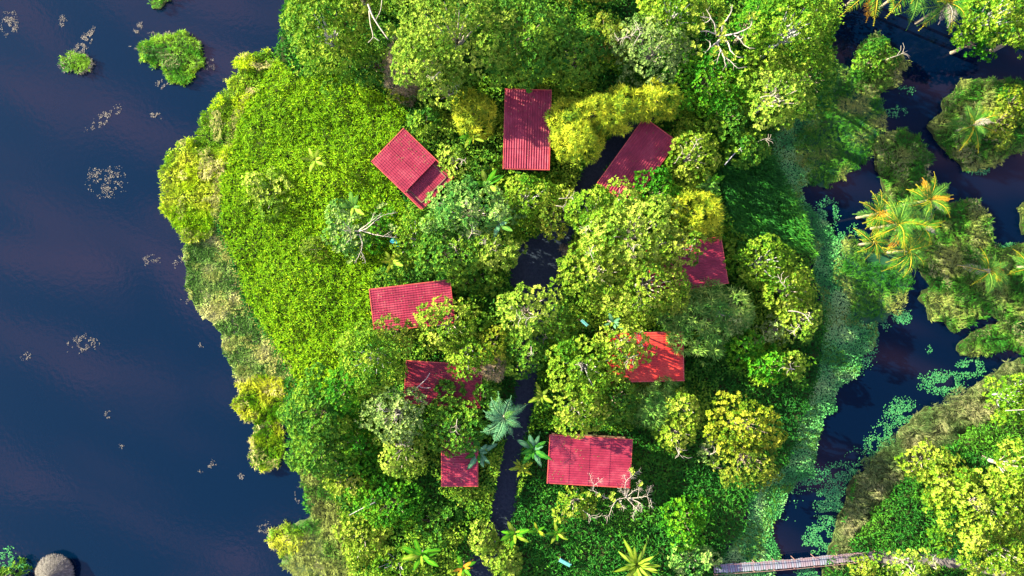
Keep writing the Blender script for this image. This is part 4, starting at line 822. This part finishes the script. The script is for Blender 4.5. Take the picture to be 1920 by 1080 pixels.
for sg in (-1, 1):
    T = Tubes(); T.add(ln+np.array([0.04, sg*(wbox/2+.04), .4]), [.032, .032], 5); link('rail', T.mesh('rail', 'rail_wood'), bw)
    T = Tubes(); T.add(ln+np.array([0, sg*(wbox/2-.25), -.12]), [.09, .09], 4); link('beam', T.mesh('beam', 'rail_wood'), bw)
    for i in range(9):
        s = i/8*TL; x, y = np.interp(s, cum, ln[:, 0]), np.interp(s, cum, ln[:, 1])
        link('post', boxmesh('post', [((x, y+sg*(wbox/2+.04), -.5), (.07, .07, 1.8), 0)], 'rail_wood'), bw)

# ------------------------------------------------------------------ thatched hut in the lake
hc = P(96, 1079, 1.4); hut = empty('thatched_hut', (hc[0], hc[1], 0)); tag(hut, 'round grey thatched hut standing in the lake at the bottom left', 'hut')
rng = np.random.default_rng(31); nst = 5200; Rh = 2.15
t = np.sqrt(rng.random(nst)); az = rng.random(nst)*6.283; rr = t*Rh
pz = .85+1.15*(1-(rr/Rh)**1.3)+rng.normal(size=nst)*.035+.05*np.sin(az*9+rr*3)*t
p = np.stack([np.cos(az)*rr, np.sin(az)*rr, pz], 1); azj = az+rng.normal(size=nst)*.14
f = nrm(np.stack([np.cos(azj), np.sin(azj), -.48+rng.normal(size=nst)*.1], 1))
thm = leaves('thatch', p, f, np.tile([0, 0, 1.], (nst, 1)), .42, .05, .5+rng.normal(size=nst)*.22, 'straw')
th = link('thatch', thm, hut); th['kind'] = 'stuff'
v = [(0, 0, 1.96)]+[(math.cos(q)*rad, math.sin(q)*rad, z_) for rad, z_ in ((.8, 1.7), (1.6, 1.28), (2.3, .8)) for q in np.arange(24)/24*6.2832]
fc = [(0, 1+i, 1+(i+1) % 24) for i in range(24)]+[(1+k*24+i, 1+(k+1)*24+i, 1+(k+1)*24+(i+1) % 24, 1+k*24+(i+1) % 24) for k in range(2) for i in range(24)]
me = bpy.data.meshes.new('roof_frame'); me.from_pydata(v, [], fc); me.materials.append(MATS['straw']); av = me.attributes.new('v', 'FLOAT', 'POINT'); av.data.foreach_set('value', np.full(len(v), .2, np.float32)); link('roof_frame', me, hut)
for q in np.arange(6)/6*6.2832:
    T = Tubes(); T.add([(math.cos(q)*1.8, math.sin(q)*1.8, -.5), (math.cos(q)*1.8, math.sin(q)*1.8, 1.1)], [.08, .08], 6); link('post', T.mesh('post', 'bark'), hut)
T = Tubes(); T.add([(0, 0, .38), (0, 0, .5)], [2.0, 2.0], 20); link('deck', T.mesh('deck', 'wall_wood'), hut)
T = Tubes(); T.add([(0, 0, 1.9), (0, 0, 2.1)], [.2, .08], 8); link('roof_cap', T.mesh('roof_cap', 'straw'), hut)

# ------------------------------------------------------------------ small boards / benches
def bench(label, px, py, ang, L, W, z, mat):
    o = P(px, py, z); r_ = empty('bench', (o[0], o[1], .3), ang); tag(r_, label, 'bench')
    for k_ in (-1, 0, 1): link('seat_board', boxmesh('seat_board', [((0, k_*W/3, z-.3), (L, W/3-.02, .05), 0)], mat), r_)
    link('backrest', boxmesh('backrest', [((0, W/2+.06, z-.3+.3), (L, .05, .35), 0)], mat), r_)
    for sx in (-1, 1):
        for sy in (-1, 1): link('leg', boxmesh('leg', [((sx*(L/2-.1), sy*(W/2-.06), (z-.3)/2-.03), (.08, .08, z-.3), 0)], 'wall_wood'), r_)
bench('small turquoise bench in the gap right of the white branched tree', 741, 456, math.radians(-36), 1.3, .5, 3.4, 'turquoise')
bench('pale turquoise board bench lying in the ground cover below the wide roof', 1059, 1055, math.radians(-28), 1.5, .45, 2.0, 'pale_board')
bench('pale turquoise bench glimpsed between the crowns left of the orange red roof', 1095, 606, math.radians(-42), .95, .22, 6.6, 'pale_board')
print('TRIS', sum(len(o.data.polygons)*2 for o in bpy.data.objects if o.type == 'MESH'), 'OBJ', len(bpy.data.objects))
